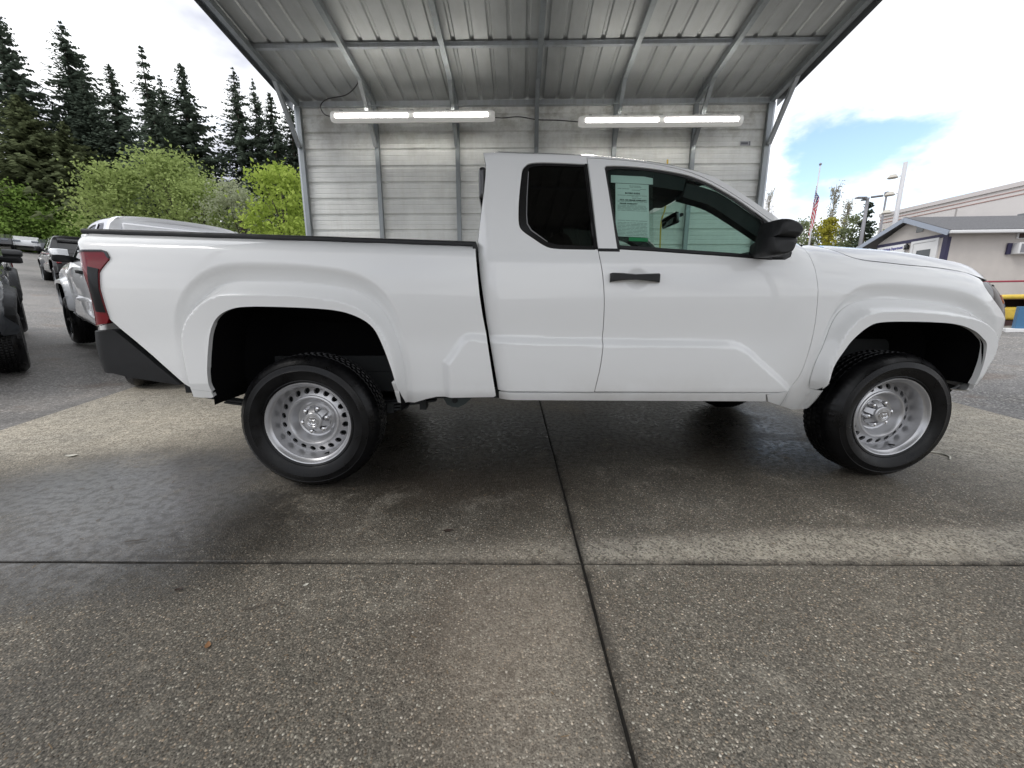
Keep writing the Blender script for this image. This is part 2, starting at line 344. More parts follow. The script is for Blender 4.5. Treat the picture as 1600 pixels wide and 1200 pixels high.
# outlines of the truck side, metres: (along the side, height)
D = {
    'flare_r': [(-0.6, 0.598), (-0.6014, 0.6235), (-0.6027, 0.6501), (-0.604, 0.6769), (-0.605, 0.701), (-0.606, 0.7254), (-0.6067, 0.7505), (-0.6071, 0.7758), (-0.6068, 0.8012), (-0.6055, 0.8265), (-0.603, 0.8516), (-0.599, 0.8764), (-0.5931, 0.9009), (-0.5853, 0.9247), (-0.5756, 0.9478), (-0.5639, 0.9701), (-0.5505, 0.9913), (-0.5355, 1.0114), (-0.519, 1.0304), (-0.5012, 1.0483), (-0.4824, 1.0651), (-0.4626, 1.0808), (-0.442, 1.0953), (-0.4205, 1.1082), (-0.3981, 1.119), (-0.3747, 1.1276), (-0.3506, 1.1338), (-0.3259, 1.1379), (-0.3008, 1.1405), (-0.2755, 1.1419), (-0.2501, 1.1427), (-0.2247, 1.143), (-0.1992, 1.1429), (-0.1738, 1.1427), (-0.1484, 1.1424), (-0.123, 1.1419), (-0.0975, 1.1412), (-0.0721, 1.1404), (-0.0467, 1.1394), (-0.0213, 1.1383), (0.0041, 1.1369), (0.0295, 1.1353), (0.0548, 1.1334), (0.0802, 1.1313), (0.1055, 1.1288), (0.1307, 1.1261), (0.156, 1.123), (0.1811, 1.1195), (0.2062, 1.1155), (0.2312, 1.1108), (0.2559, 1.1052), (0.2802, 1.0985), (0.3041, 1.0904), (0.3272, 1.0806), (0.3494, 1.069), (0.3705, 1.0555), (0.3902, 1.0401), (0.4085, 1.023), (0.4252, 1.0044), (0.4402, 0.9843), (0.4536, 0.963), (0.4654, 0.9408), (0.476, 0.9178), (0.4854, 0.8943), (0.494, 0.8705), (0.5018, 0.8463), (0.509, 0.822), (0.5154, 0.7974), (0.521, 0.7727), (0.5257, 0.7478), (0.5295, 0.723), (0.5323, 0.6989), (0.5344, 0.6749), (0.536, 0.6481), (0.5365, 0.6216), (0.537, 0.596), (0.517, 0.3), (-0.58, 0.3)],
    'flare_f': [(2.862, 0.55), (2.8531, 0.5743), (2.8466, 0.6003), (2.845, 0.6271), (2.8451, 0.651), (2.8468, 0.6754), (2.8504, 0.7004), (2.8554, 0.7255), (2.8615, 0.7505), (2.8681, 0.7755), (2.8751, 0.8003), (2.8825, 0.825), (2.8903, 0.8496), (2.8988, 0.8739), (2.9082, 0.8977), (2.9189, 0.921), (2.9311, 0.9434), (2.945, 0.9646), (2.9609, 0.9842), (2.9788, 1.0017), (2.9988, 1.0168), (3.0205, 1.0293), (3.0437, 1.0393), (3.0678, 1.0468), (3.0927, 1.0521), (3.118, 1.0557), (3.1436, 1.058), (3.1693, 1.0593), (3.1951, 1.0599), (3.2209, 1.06), (3.2467, 1.0597), (3.2725, 1.0589), (3.2983, 1.0579), (3.324, 1.0566), (3.3498, 1.0551), (3.3756, 1.0534), (3.4013, 1.0515), (3.427, 1.0494), (3.4527, 1.0472), (3.4784, 1.0447), (3.5041, 1.042), (3.5297, 1.039), (3.5553, 1.0355), (3.5807, 1.0315), (3.606, 1.0267), (3.6312, 1.021), (3.656, 1.0144), (3.6806, 1.0068), (3.7047, 0.998), (3.7282, 0.9879), (3.751, 0.9763), (3.7729, 0.9631), (3.7935, 0.9486), (3.8126, 0.9331), (3.8306, 0.917), (3.8499, 0.8979), (3.8673, 0.8774), (3.882, 0.856), (3.902, 0.75), (3.862, 0.62), (3.822, 0.5), (3.782, 0.3), (2.922, 0.3)],
    'flare_r_c': (0.0, 0.6),
    'flare_f_c': (3.36, 0.6),
    'swell': [(0.746, 0.719), (0.7588, 0.7348), (0.7721, 0.7513), (0.7845, 0.7681), (0.7956, 0.7835), (0.8068, 0.7998), (0.818, 0.8165), (0.8295, 0.8329), (0.8418, 0.8481), (0.8557, 0.8608), (0.8715, 0.87), (0.889, 0.8749), (0.9078, 0.8759), (0.9273, 0.8744), (0.9472, 0.8718), (0.9671, 0.869), (0.9872, 0.8666), (1.0073, 0.8647), (1.0275, 0.8632), (1.0477, 0.8619), (1.0679, 0.8609), (1.0881, 0.86), (1.1083, 0.8591), (1.1285, 0.8584), (1.1488, 0.8576), (1.169, 0.8569), (1.1892, 0.8563), (1.2095, 0.8556), (1.2297, 0.855), (1.2499, 0.8544), (1.2702, 0.8538), (1.2904, 0.8532), (1.3106, 0.8526), (1.3309, 0.8521), (1.3511, 0.8516), (1.3713, 0.851), (1.3916, 0.8505), (1.4118, 0.85), (1.432, 0.8495), (1.4523, 0.8489), (1.4725, 0.8484), (1.4927, 0.8479), (1.513, 0.8474), (1.5332, 0.8469), (1.5534, 0.8465), (1.5737, 0.846), (1.5939, 0.8455), (1.6141, 0.845), (1.6344, 0.8446), (1.6546, 0.8441), (1.6749, 0.8437), (1.6951, 0.8433), (1.7153, 0.8429), (1.7356, 0.8425), (1.7558, 0.8421), (1.776, 0.8418), (1.7963, 0.8414), (1.8165, 0.8411), (1.8368, 0.8408), (1.857, 0.8405), (1.8772, 0.8401), (1.8975, 0.8398), (1.9177, 0.8395), (1.9379, 0.8393), (1.9582, 0.839), (1.9784, 0.8387), (1.9987, 0.8384), (2.0189, 0.8381), (2.0391, 0.8378), (2.0594, 0.8375), (2.0796, 0.8372), (2.0999, 0.837), (2.1201, 0.8367), (2.1403, 0.8364), (2.1606, 0.8362), (2.1808, 0.836), (2.2011, 0.8358), (2.2213, 0.8355), (2.2415, 0.8353), (2.2618, 0.8349), (2.282, 0.8343), (2.3022, 0.8333), (2.3223, 0.8319), (2.3423, 0.8296), (2.3621, 0.826), (2.3814, 0.8209), (2.4003, 0.8142), (2.4184, 0.8058), (2.4358, 0.796), (2.4526, 0.7848), (2.4687, 0.7727), (2.4844, 0.7601), (2.5, 0.7472), (2.5156, 0.7343), (2.5314, 0.7216), (2.5472, 0.7091), (2.5632, 0.6967), (2.5793, 0.6843), (2.5953, 0.672), (2.6114, 0.6597), (2.6274, 0.6473), (2.6434, 0.6349), (2.6593, 0.6225), (2.675, 0.6103), (2.6899, 0.5986), (2.7064, 0.5856), (2.723, 0.5726), (2.739, 0.56), (2.739, 0.3), (0.746, 0.3)],
    'arch_r': [(0.517, 0.481), (0.506, 0.52), (0.487, 0.676), (0.435, 0.843), (0.387, 0.925), (0.296, 0.977), (0.179, 1.002), (-0.044, 1.014), (-0.226, 1.015), (-0.314, 0.999), (-0.378, 0.96), (-0.417, 0.899), (-0.441, 0.818), (-0.465, 0.695), (-0.469, 0.61), (-0.466, 0.551)],
    'arch_f': [(2.903, 0.402), (2.893, 0.512), (2.885, 0.564), (2.9, 0.685), (2.95, 0.784), (2.991, 0.845), (3.058, 0.906), (3.128, 0.934), (3.305, 0.938), (3.496, 0.931), (3.605, 0.914), (3.688, 0.883), (3.738, 0.849), (3.895, 0.799), (3.889, 0.729), (3.846, 0.643), (3.816, 0.576), (3.799, 0.52)],
    'bed_top': [(-1.131, 1.404), (0.925, 1.343)],
    'dimple': 1,
}
# ================================================================= the truck
def cr(pts, n=5):
    """smooth open curve through points"""
    P = [np.array(p, float) for p in pts]; P = [2 * P[0] - P[1]] + P + [2 * P[-1] - P[-2]]; out = []
    for i in range(1, len(P) - 2):
        p0, p1, p2, p3 = P[i - 1:i + 3]
        for k in range(n):
            t = k / n; out.append(tuple(.5 * (2 * p1 + (p2 - p0) * t + (2 * p0 - 5 * p1 + 4 * p2 - p3) * t * t + (3 * p1 - p0 - 3 * p2 + p3) * t ** 3)))
    out.append(tuple(P[-2])); return out
def area(poly): return .5 * sum(poly[i][0] * poly[(i + 1) % len(poly)][1] - poly[(i + 1) % len(poly)][0] * poly[i][1] for i in range(len(poly)))
def clean(poly):
    out = []
    for p in poly:
        if not out or math.dist(p, out[-1]) > 1e-3: out.append(tuple(p))
    if math.dist(out[0], out[-1]) < 1e-3: out.pop()
    return out
def offset(poly, d):
    """move a counter-clockwise outline inwards by d"""
    n = len(poly); out = []
    for i in range(n):
        a, b, c = (np.array(poly[j % n]) for j in (i - 1, i, i + 1))
        e1 = (b - a) / np.linalg.norm(b - a); e2 = (c - b) / np.linalg.norm(c - b)
        nn = np.array([-e1[1] - e2[1], e1[0] + e2[0]]); L = np.linalg.norm(nn)
        nn = nn / L if L > 1e-6 else np.array([-e1[1], e1[0]])
        k = max(.35, float(np.dot(nn, [-e1[1], e1[0]]))); out.append(tuple(b + nn * (d / k)))
    return out
def surf_n(u, z):
    e = 1.5e-3
    P = np.stack(surf(u, z, D), -1); du = np.stack(surf(u + e, z, D), -1) - np.stack(surf(u - e, z, D), -1); dz = np.stack(surf(u, z + e, D), -1) - np.stack(surf(u, z - e, D), -1)
    N = np.cross(du, dz); N /= np.linalg.norm(N, axis=-1, keepdims=True) + 1e-12; return P, N
def panel(name, outline, parent, mat, holes=(), res=.025, thick=.018, side=1, lift=0., inset=.002, resz=None, region=None):
    D['region'] = region
    """body panel: an outline in (along the side, height) laid on the truck's side surface, with returned edges"""
    o = clean(outline); o = o if area(o) > 0 else o[::-1]; o = offset(o, inset)
    loops = [o] + [offset((lambda h: h if area(h) > 0 else h[::-1])(clean(h)), -inset)[::-1] for h in holes]
    flat = [Vector((p[0], p[1], 0)) for lp in loops for p in lp]
    tris = geometry.tessellate_polygon([[Vector((p[0], p[1], 0)) for p in lp] for lp in loops])
    bm = bmesh.new(); vs = [bm.verts.new(p) for p in flat]
    for t in tris:
        try: bm.faces.new([vs[i] for i in t])
        except ValueError: pass
    us = [p[0] for p in o]; zs = [p[1] for p in o]
    for lo, hi, no, st in ((min(us), max(us), (1, 0, 0), res), (min(zs), max(zs), (0, 1, 0), resz or res)):
        k = math.floor(lo / st) + 1
        while k * st < hi:
            c = k * st; bmesh.ops.bisect_plane(bm, geom=bm.verts[:] + bm.edges[:] + bm.faces[:], plane_co=tuple(c * q for q in no), plane_no=no, dist=1e-5); k += 1
    bmesh.ops.remove_doubles(bm, verts=bm.verts[:], dist=2e-5)
    bmesh.ops.dissolve_degenerate(bm, edges=bm.edges[:], dist=1e-5)
    bm.verts.index_update()
    uz = np.array([(v.co.x, v.co.y) for v in bm.verts]); P, N = surf_n(uz[:, 0], uz[:, 1]); P = P + N * lift
    F = []; cnt = {}
    for f in bm.faces:
        q = [v.index for v in f.verts]
        if f.normal.z < 0: q = q[::-1]
        F.append(q)
        for i in range(len(q)): cnt[(q[i], q[(i + 1) % len(q)])] = 1
    bm.free()
    B = [(a, b) for a, b in cnt if (b, a) not in cnt]; m = {}
    V = [tuple(p) for p in P]
    for a, b in B:
        for i in (a, b):
            if i not in m: m[i] = len(V); V.append(tuple(P[i] - N[i] * thick))
    nf = len(F)
    for a, b in B: F.append([b, a, m[a], m[b]])
    NN = np.concatenate([N, np.array([N[i] for i in m]) if m else np.zeros((0, 3))])
    if side < 0:
        V = [(x, 2 * YC - y, z) for x, y, z in V]; F = [q[::-1] for q in F]; NN = NN * np.array([1, -1, 1])
    D['region'] = None
    ob = mesh_obj(name, (V, F), mat, parent, smooth=True); me = ob.data
    ln = []
    for p in me.polygons:
        if p.index < nf: ln += [tuple(NN[i]) for i in p.vertices]
        else: ln += [tuple(p.normal)] * len(p.vertices)
    me.normals_split_custom_set(ln)
    return ob
def on(u, z, lift=0.):
    P, N = surf_n(np.array([u]), np.array([z])); return Vector(P[0] + N[0] * lift)

def wheel(parent, x, y0, side):
    """steel wheel with round vents, tyre, nuts and hub cap; y0 is the rim lip plane"""
    R = .380; zc = .381; s = side
    def L(prof, n=72): 
        v, f = lathe([(r, s * y) for r, y in prof], n, (x, y0, zc)); return v, ([q[::-1] for q in f] if s < 0 else f)
    rim = L([(.226, .045), (.233, .012), (.234, .004), (.231, .000), (.226, .002), (.221, .010), (.217, .018), (.209, .024), (.206, .034), (.202, .055), (.198, .088), (.195, .100)])
    # vent ring: sectors with a hole each
    nh = 20; r0, r1 = .195, .147; V, F = [], []
    def yd(r): return .100 - (.195 - r) / (.195 - .147) * .026
    def P(r, a, dy=0): return (x + r * math.cos(a), y0 + s * (yd(r) + dy), zc + r * math.sin(a))
    for k in range(nh):
        a0, a1 = 2 * math.pi * k / nh, 2 * math.pi * (k + 1) / nh; am = (a0 + a1) / 2; rh = .1715; hr = .0158
        outer = []; inner = []; m = 16
        for j in range(m):
            t = 2 * math.pi * j / m; cx, cz = math.cos(t), math.sin(t)
            q = max(abs(cx), abs(cz)); bx, bz = cx / q, cz / q
            outer.append((rh + (bx * (r0 - rh) if bx > 0 else bx * (rh - r1)), am + bz * (a1 - a0) / 2)); inner.append((rh + hr * cx, am + hr * cz / rh))
        b = len(V); V += [P(*p) for p in outer] + [P(*p) for p in inner] + [P(p[0], p[1], .016) for p in inner]
        for j in range(m):
            j2 = (j + 1) % m; F += [(b + j, b + j2, b + m + j2, b + m + j), (b + m + j, b + m + j2, b + 2 * m + j2, b + 2 * m + j)]
    bowl = L([(.147, .074), (.144, .068), (.138, .065), (.132, .066), (.127, .071), (.121, .083), (.113, .101), (.103, .115), (.094, .118), (.086, .112), (.0, .111)])
    w = mesh_obj('wheel', join(rim, (V, F), bowl), M['wheel'], parent, auto=35)
    back = L([(.196, .125), (.06, .135), (.0, .135)], 32); part('brake_drum', back, M['under'], w)
    cap = L([(.050, .110), (.049, .062), (.044, .058), (.0, .0565)], 40)
    ribs = []
    for k in range(6):
        a = 2 * math.pi * (k + .5) / 6 + .2; ca, sa = math.cos(a), math.sin(a)
        q = [(.030, -.020, .061), (.030, .020, .061), (.062, .016, .084), (.062, -.016, .084), (.080, .014, .108), (.080, -.014, .108), (.030, -.022, .110), (.030, .022, .110)]
        vv = [(x + r * ca - t * sa, y0 + s * y, zc + r * sa + t * ca) for r, t, y in q]
        ribs.append((vv, [(0, 1, 2, 3), (3, 2, 4, 5), (0, 3, 5, 6), (1, 7, 4, 2), (0, 6, 7, 1)]))
    hc = mesh_obj('hub_cap', join(cap, *ribs), M['wheel'], w, auto=30)
    def ell(rx, rz, cx, cz, r=.0022, n=24):
        pts = [(x + cx + rx * math.cos(2 * math.pi * i / n), y0 + s * .0565, zc + cz + rz * math.sin(2 * math.pi * i / n)) for i in range(n + 1)]; return tube(pts, r, 5, caps=False)
    part('emblem', join(ell(.026, .020, 0, 0), ell(.008, .0185, 0, 0), ell(.018, .0075, 0, .0115), ell(.032, .032, 0, 0, .0012)), M['chrome'], w)
    for k in range(6):
        a = 2 * math.pi * k / 6 + .2; c = (x + .0695 * math.cos(a), y0, zc + .0695 * math.sin(a))
        v, f = lathe([(.014, s * .110), (.0135, s * .084), (.0105, s * .076), (.0, s * .073)], 12, c); part('lug_nut', (v, f), M['chrome'], w, auto=40)
    part('valve', tube([(x + .199 * math.cos(-1.2), y0 + s * .06, zc + .199 * math.sin(-1.2)), (x + .190 * math.cos(-1.2), y0 + s * .022, zc + .190 * math.sin(-1.2))], .0045, 8), M['seal'], w)
    # tyre
    prof = [(.214, .05), (.226, .022), (.231, .006), (.236, .000), (.243, -.003), (.247, -.001), (.252, -.005), (.268, -.013), (.290, -.020), (.300, -.0225), (.303, -.0205), (.318, -.019), (.330, -.015), (.333, -.016), (.336, -.012), (.350, -.001), (.362, .012),
            (.370, .024), (.3755, .040), (.378, .062), (.3705, .064), (.3705, .071), (.379, .073), (.380, .098), (.372, .100), (.372, .108), (.380, .110), (.380, .134), (.372, .136), (.372, .144), (.380, .146), (.379, .171), (.3705, .173), (.3705, .18), (.378, .182),
            (.3755, .204), (.366, .222), (.345, .240), (.300, .258), (.255, .246), (.230, .22)]
    n = 210; V, F = [], []; m = len(prof)
    for i in range(n):
        a = 2 * math.pi * i / n
        for j, (r, y) in enumerate(prof):
            sipe = i % 3 == 0
            if 16 <= j <= 19 and sipe: r -= .0022
            if j in (22, 23, 26, 27, 30, 31) and (i + (1 if j in (26, 27) else 0)) % 3 == 0: r -= .005
            if j in (34, 35, 36) and sipe: r -= .006
            z = r * math.sin(a); 
            if z < -.3725: z = -.3725 - (abs(z) - .3725) * .25 if r > .37 else z
            V.append((x + r * math.cos(a), y0 + s * y, zc + z))
    for i in range(n):
        for j in range(m - 1):
            q = (i * m + j, i * m + j + 1, ((i + 1) % n) * m + j + 1, ((i + 1) % n) * m + j); F.append(q[::-1] if s < 0 else q)
    mesh_obj('tyre', (V, F), M['rubber'], w, auto=28)
    return w

def build_truck():
    root = thing('pickup_truck', 'white extended cab pickup with silver steel wheels, parked side-on under the metal carport', 'pickup truck', (1.62, YC, 0))
    root['_base'] = (1.62, YC, 0)
    W = M['white']
    FR = D['flare_r'][:-2]; AR = cr([(.510, .555)] + D['arch_r'][2:-1] + [(-.463, .575)], 4)
    FF = D['flare_f'][:-4]; AF = cr([(2.886, .55)] + D['arch_f'][3:13] + [(3.775, .815), (3.79, .76), (3.795, .70), (3.79, .63), (3.785, .575)], 4)
    top_r, top_f = (-1.16, 1.402), D['bed_top'][1]
    bed = [top_r, (-1.0, 1.396), (0., 1.369)] + [(top_f[0], top_f[1])] + [(.929, 1.339), (.940, 1.2), (.951, 1.074), (.967, .96), (.985, .863), (1.008, .70), (1.033, .531)] + [(1.02, .523), (.70, .520), (.64, .505), (.574, .483), (.513, .485)] + \
          [(.508, .56)] + [(.530, .60)] + FR[::-1] + [(-.468, .575), (-.463, .545), (-.475, .540), (-.52, .543), (-.56, .548)] + [(-.589, .562), (-.639, .605), (-.771, .757), (-.905, .901), (-.946, .95)] + [(-.949, .986), (-.957, 1.104), (-.950, 1.180), (-.942, 1.195), (-.900, 1.245), (-.899, 1.258), (-.913, 1.283), (-.93, 1.288), (-1.02, 1.288), (-1.16, 1.288)]
    fl_r = FR + AR
    fl_f = FF + [(3.80, .575)] + AF[::-1]
    fl_f = FF[:] + AF[::-1]
    door_top = [(1.544, 1.82), (1.64, 1.817), (1.839, 1.802), (2.038, 1.768), (2.176, 1.728), (2.309, 1.662), (2.441, 1.575), (2.549, 1.492), (2.66, 1.414), (2.762, 1.350)]
    dts = cr(door_top, 4)
    fd_rear = cr([(1.544, 1.82), (1.562, 1.605), (1.584, 1.32), (1.603, 1.18), (1.614, 1.068), (1.619, .95), (1.617, .838), (1.606, .696), (1.581, .551)], 3)
    fd_front = cr([(2.762, 1.350), (2.772, 1.266), (2.785, 1.134), (2.795, 1.018), (2.800, .875), (2.788, .712), (2.770, .622), (2.744, .570), (2.71, .545), (2.663, .537)], 3)
    roof_e = cr([(1.0, 1.853), (1.174, 1.846), (1.348, 1.844), (1.545, 1.836), (1.705, 1.826), (1.865, 1.809), (2.04, 1.781), (2.216, 1.741), (2.31, 1.703), (2.441, 1.618), (2.562, 1.530), (2.671, 1.449), (2.765, 1.368)], 3)
    cab_r = [(.968, 1.864), (.975, 1.83), (.986, 1.775), (.984, 1.72), (.976, 1.633), (.955, 1.48), (.940, 1.363), (.944, 1.276), (.953, 1.17), (.965, 1.081), (.985, .93), (1.005, .802), (1.028, .66), (1.044, .557)]
    qg = cr([(1.213, 1.775), (1.24, 1.784), (1.305, 1.788), (1.42, 1.786), (1.532, 1.782)], 2) + [(1.550, 1.553), (1.568, 1.326), (1.567, 1.316)] + cr([(1.45, 1.317), (1.345, 1.321), (1.295, 1.337), (1.24, 1.373), (1.183, 1.413), (1.164, 1.449), (1.163, 1.52), (1.168, 1.60), (1.180, 1.70), (1.189, 1.748), (1.213, 1.775)], 3)[:-1]
    qi = [(1.222, 1.758), (1.25, 1.768), (1.304, 1.773), (1.524, 1.769), (1.542, 1.553), (1.560, 1.346), (1.556, 1.336), (1.365, 1.343), (1.314, 1.357), (1.226, 1.417), (1.206, 1.452), (1.203, 1.50), (1.207, 1.60), (1.215, 1.72)]
    win = [(1.640, 1.763), (1.650, 1.774), (1.689, 1.776)] + cr([(1.75, 1.775), (1.85, 1.768), (1.942, 1.757), (2.05, 1.740), (2.13, 1.722), (2.241, 1.680), (2.374, 1.605), (2.475, 1.531), (2.56, 1.462), (2.64, 1.40)], 3) + [(2.655, 1.36), (2.655, 1.31), (2.640, 1.285), (2.603, 1.268), (2.506, 1.268), (2.30, 1.284), (2.072, 1.298), (1.88, 1.310), (1.700, 1.319), (1.690, 1.325), (1.675, 1.463)]
    pane = [(1.652, 1.750), (1.70, 1.764), (1.85, 1.757), (1.942, 1.745), (2.05, 1.728), (2.13, 1.710), (2.235, 1.669), (2.36, 1.597), (2.46, 1.522), (2.500, 1.49), (2.525, 1.40), (2.535, 1.290), (2.30, 1.305), (2.072, 1.319), (1.88, 1.331), (1.706, 1.341), (1.688, 1.463)]
    sail = [(2.470, 1.526), (2.56, 1.455), (2.64, 1.392), (2.648, 1.31), (2.60, 1.276), (2.535, 1.276), (2.533, 1.40), (2.508, 1.49)]
    for s in (1, -1):
        k = .7 if s > 0 else 1.8
        bp = panel('bed_side', bed, root, W, res=.014 * k if s > 0 else .04, side=s, inset=.0004, thick=.03, region='bed')
        panel('fender_flare', fl_r, root, W, res=.016 * k, side=s, inset=.0003, thick=.03)
        poly = cab_r + [(1.3, .553), (1.581, .549)] + fd_rear[::-1][1:] + dts[1:] + roof_e[::-1]
        cs = panel('cab_side', poly, root, W, holes=[qg], res=.018 * k if s > 0 else .05, side=s, thick=.02, region='cab')
        g = panel('quarter_window_surround', qg, cs, M['gloss_black'], holes=[qi], res=.05 * k, side=s, lift=-.004, inset=.0005)
        g.location = (0, 0, 0)
        panel('quarter_window_bead', [(1.217, 1.74), (1.206, 1.60), (1.202, 1.50), (1.205, 1.452), (1.227, 1.415), (1.315, 1.355), (1.312, 1.361), (1.231, 1.420), (1.210, 1.455), (1.207, 1.50), (1.211, 1.60), (1.221, 1.735)], cs, M['bead'], res=.1, side=s, lift=-.002, inset=0, thick=.004).location = (0, 0, 0)
        panel('quarter_window_seal', [(1.530, 1.784), (1.5435, 1.784), (1.5615, 1.56), (1.5815, 1.316), (1.566, 1.316), (1.548, 1.56)], cs, M['gloss_black'], res=.1, side=s, lift=.002, inset=0, thick=.006).location = (0, 0, 0)
        panel('quarter_window', qi, cs, M['privacy'], res=.05 * k, side=s, lift=-.007, inset=0, thick=.004).location = (0, 0, 0)
        fd_poly = fd_rear + fd_front[::-1] + dts[::-1][1:-1]
        fd = panel('front_door', fd_poly, root, W, holes=[win], res=.016 * k if s > 0 else .05, side=s, thick=.022)
        for nm, ol, ho, mt, li in (('window_seal', win, [pane], M['seal'], -.005), ('side_window', pane, (), M['glass'], -.009), ('mirror_sail', sail, (), M['plastic'], .004)):
            panel(nm, ol, fd, mt, holes=ho, res=.05 * k, side=s, lift=li, inset=.0005, thick=.004).location = (0, 0, 0)
        # belt strip along the foot of the glass
        strip = [(1.700, 1.322), (1.88, 1.312), (2.072, 1.300), (2.30, 1.286), (2.53, 1.268), (2.53, 1.284), (2.30, 1.302), (2.072, 1.316), (1.88, 1.328), (1.700, 1.338)]
        panel('belt_strip', strip, fd, M['plastic'], res=.06, side=s, lift=.004, inset=0, thick=.012).location = (0, 0, 0)
        panel('belt_strip', [(1.587, 1.306), (1.70, 1.305), (1.70, 1.321), (1.586, 1.322)], fd, M['plastic'], res=.06, side=s, lift=.002, inset=0, thick=.012).location = (0, 0, 0)
        # pull handle
        hv = []
        for uu, zz, li in ((1.640, 1.166, -.002), (1.648, 1.166, .026), (1.70, 1.167, .036), (1.77, 1.167, .038), (1.85, 1.166, .036), (1.897, 1.164, .026), (1.908, 1.164, -.002)):
            p = on(uu, zz, li); hv.append(p)
        V = []; F = []
        for i, p in enumerate(hv):
            h = (.0225 if i in (0, 1, 5, 6) else (.0185 if i in (2, 4) else .0145)); d = .012
            for a, b in ((-h * .7, -d), (h * .7, -d), (h, -d * .2), (h * .7, d), (-h * .7, d), (-h, d * .2)): V.append((p[0], p[1] - b if s > 0 else 2 * YC - p[1] + b, p[2] + a))
        for i in range(len(hv) - 1):
            for j in range(6):
                q = (i * 6 + j, i * 6 + (j + 1) % 6, (i + 1) * 6 + (j + 1) % 6, (i + 1) * 6 + j); F.append(q if s > 0 else q[::-1])
        mesh_obj('door_handle', (V, F), M['plastic'], fd, auto=50)
        panel('rocker_panel', [(1.048, .550), (1.30, .547), (1.582, .543), (2.0, .539), (2.665, .531), (2.575, .523), (2.60, .477), (1.05, .503)], root, W, res=.03 * k, side=s, inset=.0015)
        fen = [(2.769, 1.350), (2.800, 1.361), (2.865, 1.370), (2.92, 1.362), (2.965, 1.346), (2.995, 1.325)] + cr([(3.02, 1.302), (3.045, 1.289), (3.099, 1.275), (3.18, 1.266), (3.27, 1.259), (3.372, 1.249), (3.558, 1.238), (3.70, 1.222), (3.78, 1.205), (3.825, 1.180)], 2) + \
              cr([(3.828, 1.160), (3.815, 1.125), (3.846, 1.065), (3.895, 1.015), (3.960, .968), (3.99, .955)], 2) + [(4.00, .85), (3.985, .70), (3.955, .60), (3.90, .54), (3.83, .515), (3.80, .53)] + \
              [(3.787, .573)] + [FF[-1]] + FF[::-1][1:] + [(2.889, .54), (2.893, .50), (2.903, .415), (2.895, .402), (2.826, .404), (2.72, .440), (2.612, .476), (2.580, .522), (2.663, .533)] + fd_front[::-1][1:]
        fn = panel('front_fender', fen, root, W, res=.027 * k, side=s, inset=.0008, thick=.022)
        panel('fender_flare', fl_f, root, W, res=.016 * k, side=s, inset=.0003, thick=.03)
        hl_o = cr([(3.828, 1.160), (3.815, 1.125), (3.846, 1.065), (3.895, 1.015), (3.960, .968), (3.99, .955)], 2) + [(4.10, .965), (4.30, 1.01), (4.44, 1.04), (4.46, 1.09), (4.40, 1.155), (4.20, 1.168), (3.95, 1.168)]
        hl = panel('headlight', hl_o, root, M['clear_lens'], res=.03 * k, side=s, lift=-.003, inset=.002)
        for nm, pl, mt in (('indicator', [(3.985, 1.085), (4.005, 1.085), (4.012, 1.040), (3.994, 1.036)], M['amber']), ('lamp', [(3.95, 1.146), (4.20, 1.150), (4.38, 1.146), (4.38, 1.136), (4.20, 1.140), (3.95, 1.137)], M['lamp_silver']),
                           ('lamp', [(4.04, 1.075), (4.12, 1.08), (4.12, 1.02), (4.05, 1.01)], M['lamp_silver'])):
            panel(nm, pl, hl, mt, res=.03, side=s, lift=.001, inset=0, thick=.004).location = (0, 0, 0)
        tl = [(-.946, .953), (-.949, .986), (-.957, 1.104), (-.950, 1.180), (-.942, 1.195), (-.900, 1.245), (-.899, 1.258), (-.913, 1.283), (-.93, 1.288), (-1.02, 1.288), (-1.16, 1.285), (-1.16, .93), (-1.05, .915), (-.960, .93)]
        lamp = panel('tail_light', tl, root, M['red_lens'], res=.02 * k, side=s, lift=.007, inset=.001)
        panel('tail_light_cover', [(-.950, .985), (-.958, 1.104), (-.951, 1.18), (-.945, 1.20), (-1.000, 1.212), (-1.006, 1.10), (-.998, .99)], lamp, M['lens_cover'], res=.02 * k, side=s, lift=.0105, inset=.001, thick=.01).location = (0, 0, 0)
        panel('tail_light_trim', [(-.899, 1.250), (-.897, 1.258), (-.912, 1.286), (-.93, 1.292), (-1.10, 1.292), (-1.10, 1.283), (-.93, 1.283), (-.918, 1.279), (-.905, 1.256)], lamp, M['gloss_black'], res=.02 * k, side=s, lift=.011, inset=0, thick=.01).location = (0, 0, 0)
        bpol = [(-1.012, .893), (-.945, .903), (-.925, .897), (-.780, .745), (-.648, .608), (-.655, .600), (-.767, .619), (-.892, .640), (-.985, .665), (-1.25, .690), (-1.25, .893)]
        panel('rear_bumper_corner', bpol, root, M['plastic'], res=.03 * k, side=s, lift=.012, inset=.004, thick=.04)
        # dark backing behind the shut lines
        panel('inner_body', [(-1.10, 1.35), (.93, 1.32), (2.2, 1.28), (2.75, 1.28), (3.0, 1.22), (3.75, 1.15), (3.8, 1.06), (2.70, 1.08), (2.65, .56), (.72, .55), (.60, .8), (.50, 1.08), (-.6, 1.10), (-.66, .66), (-1.0, .95)], root, M['liner'], res=.06, side=s, lift=-.085, inset=0, thick=.004)
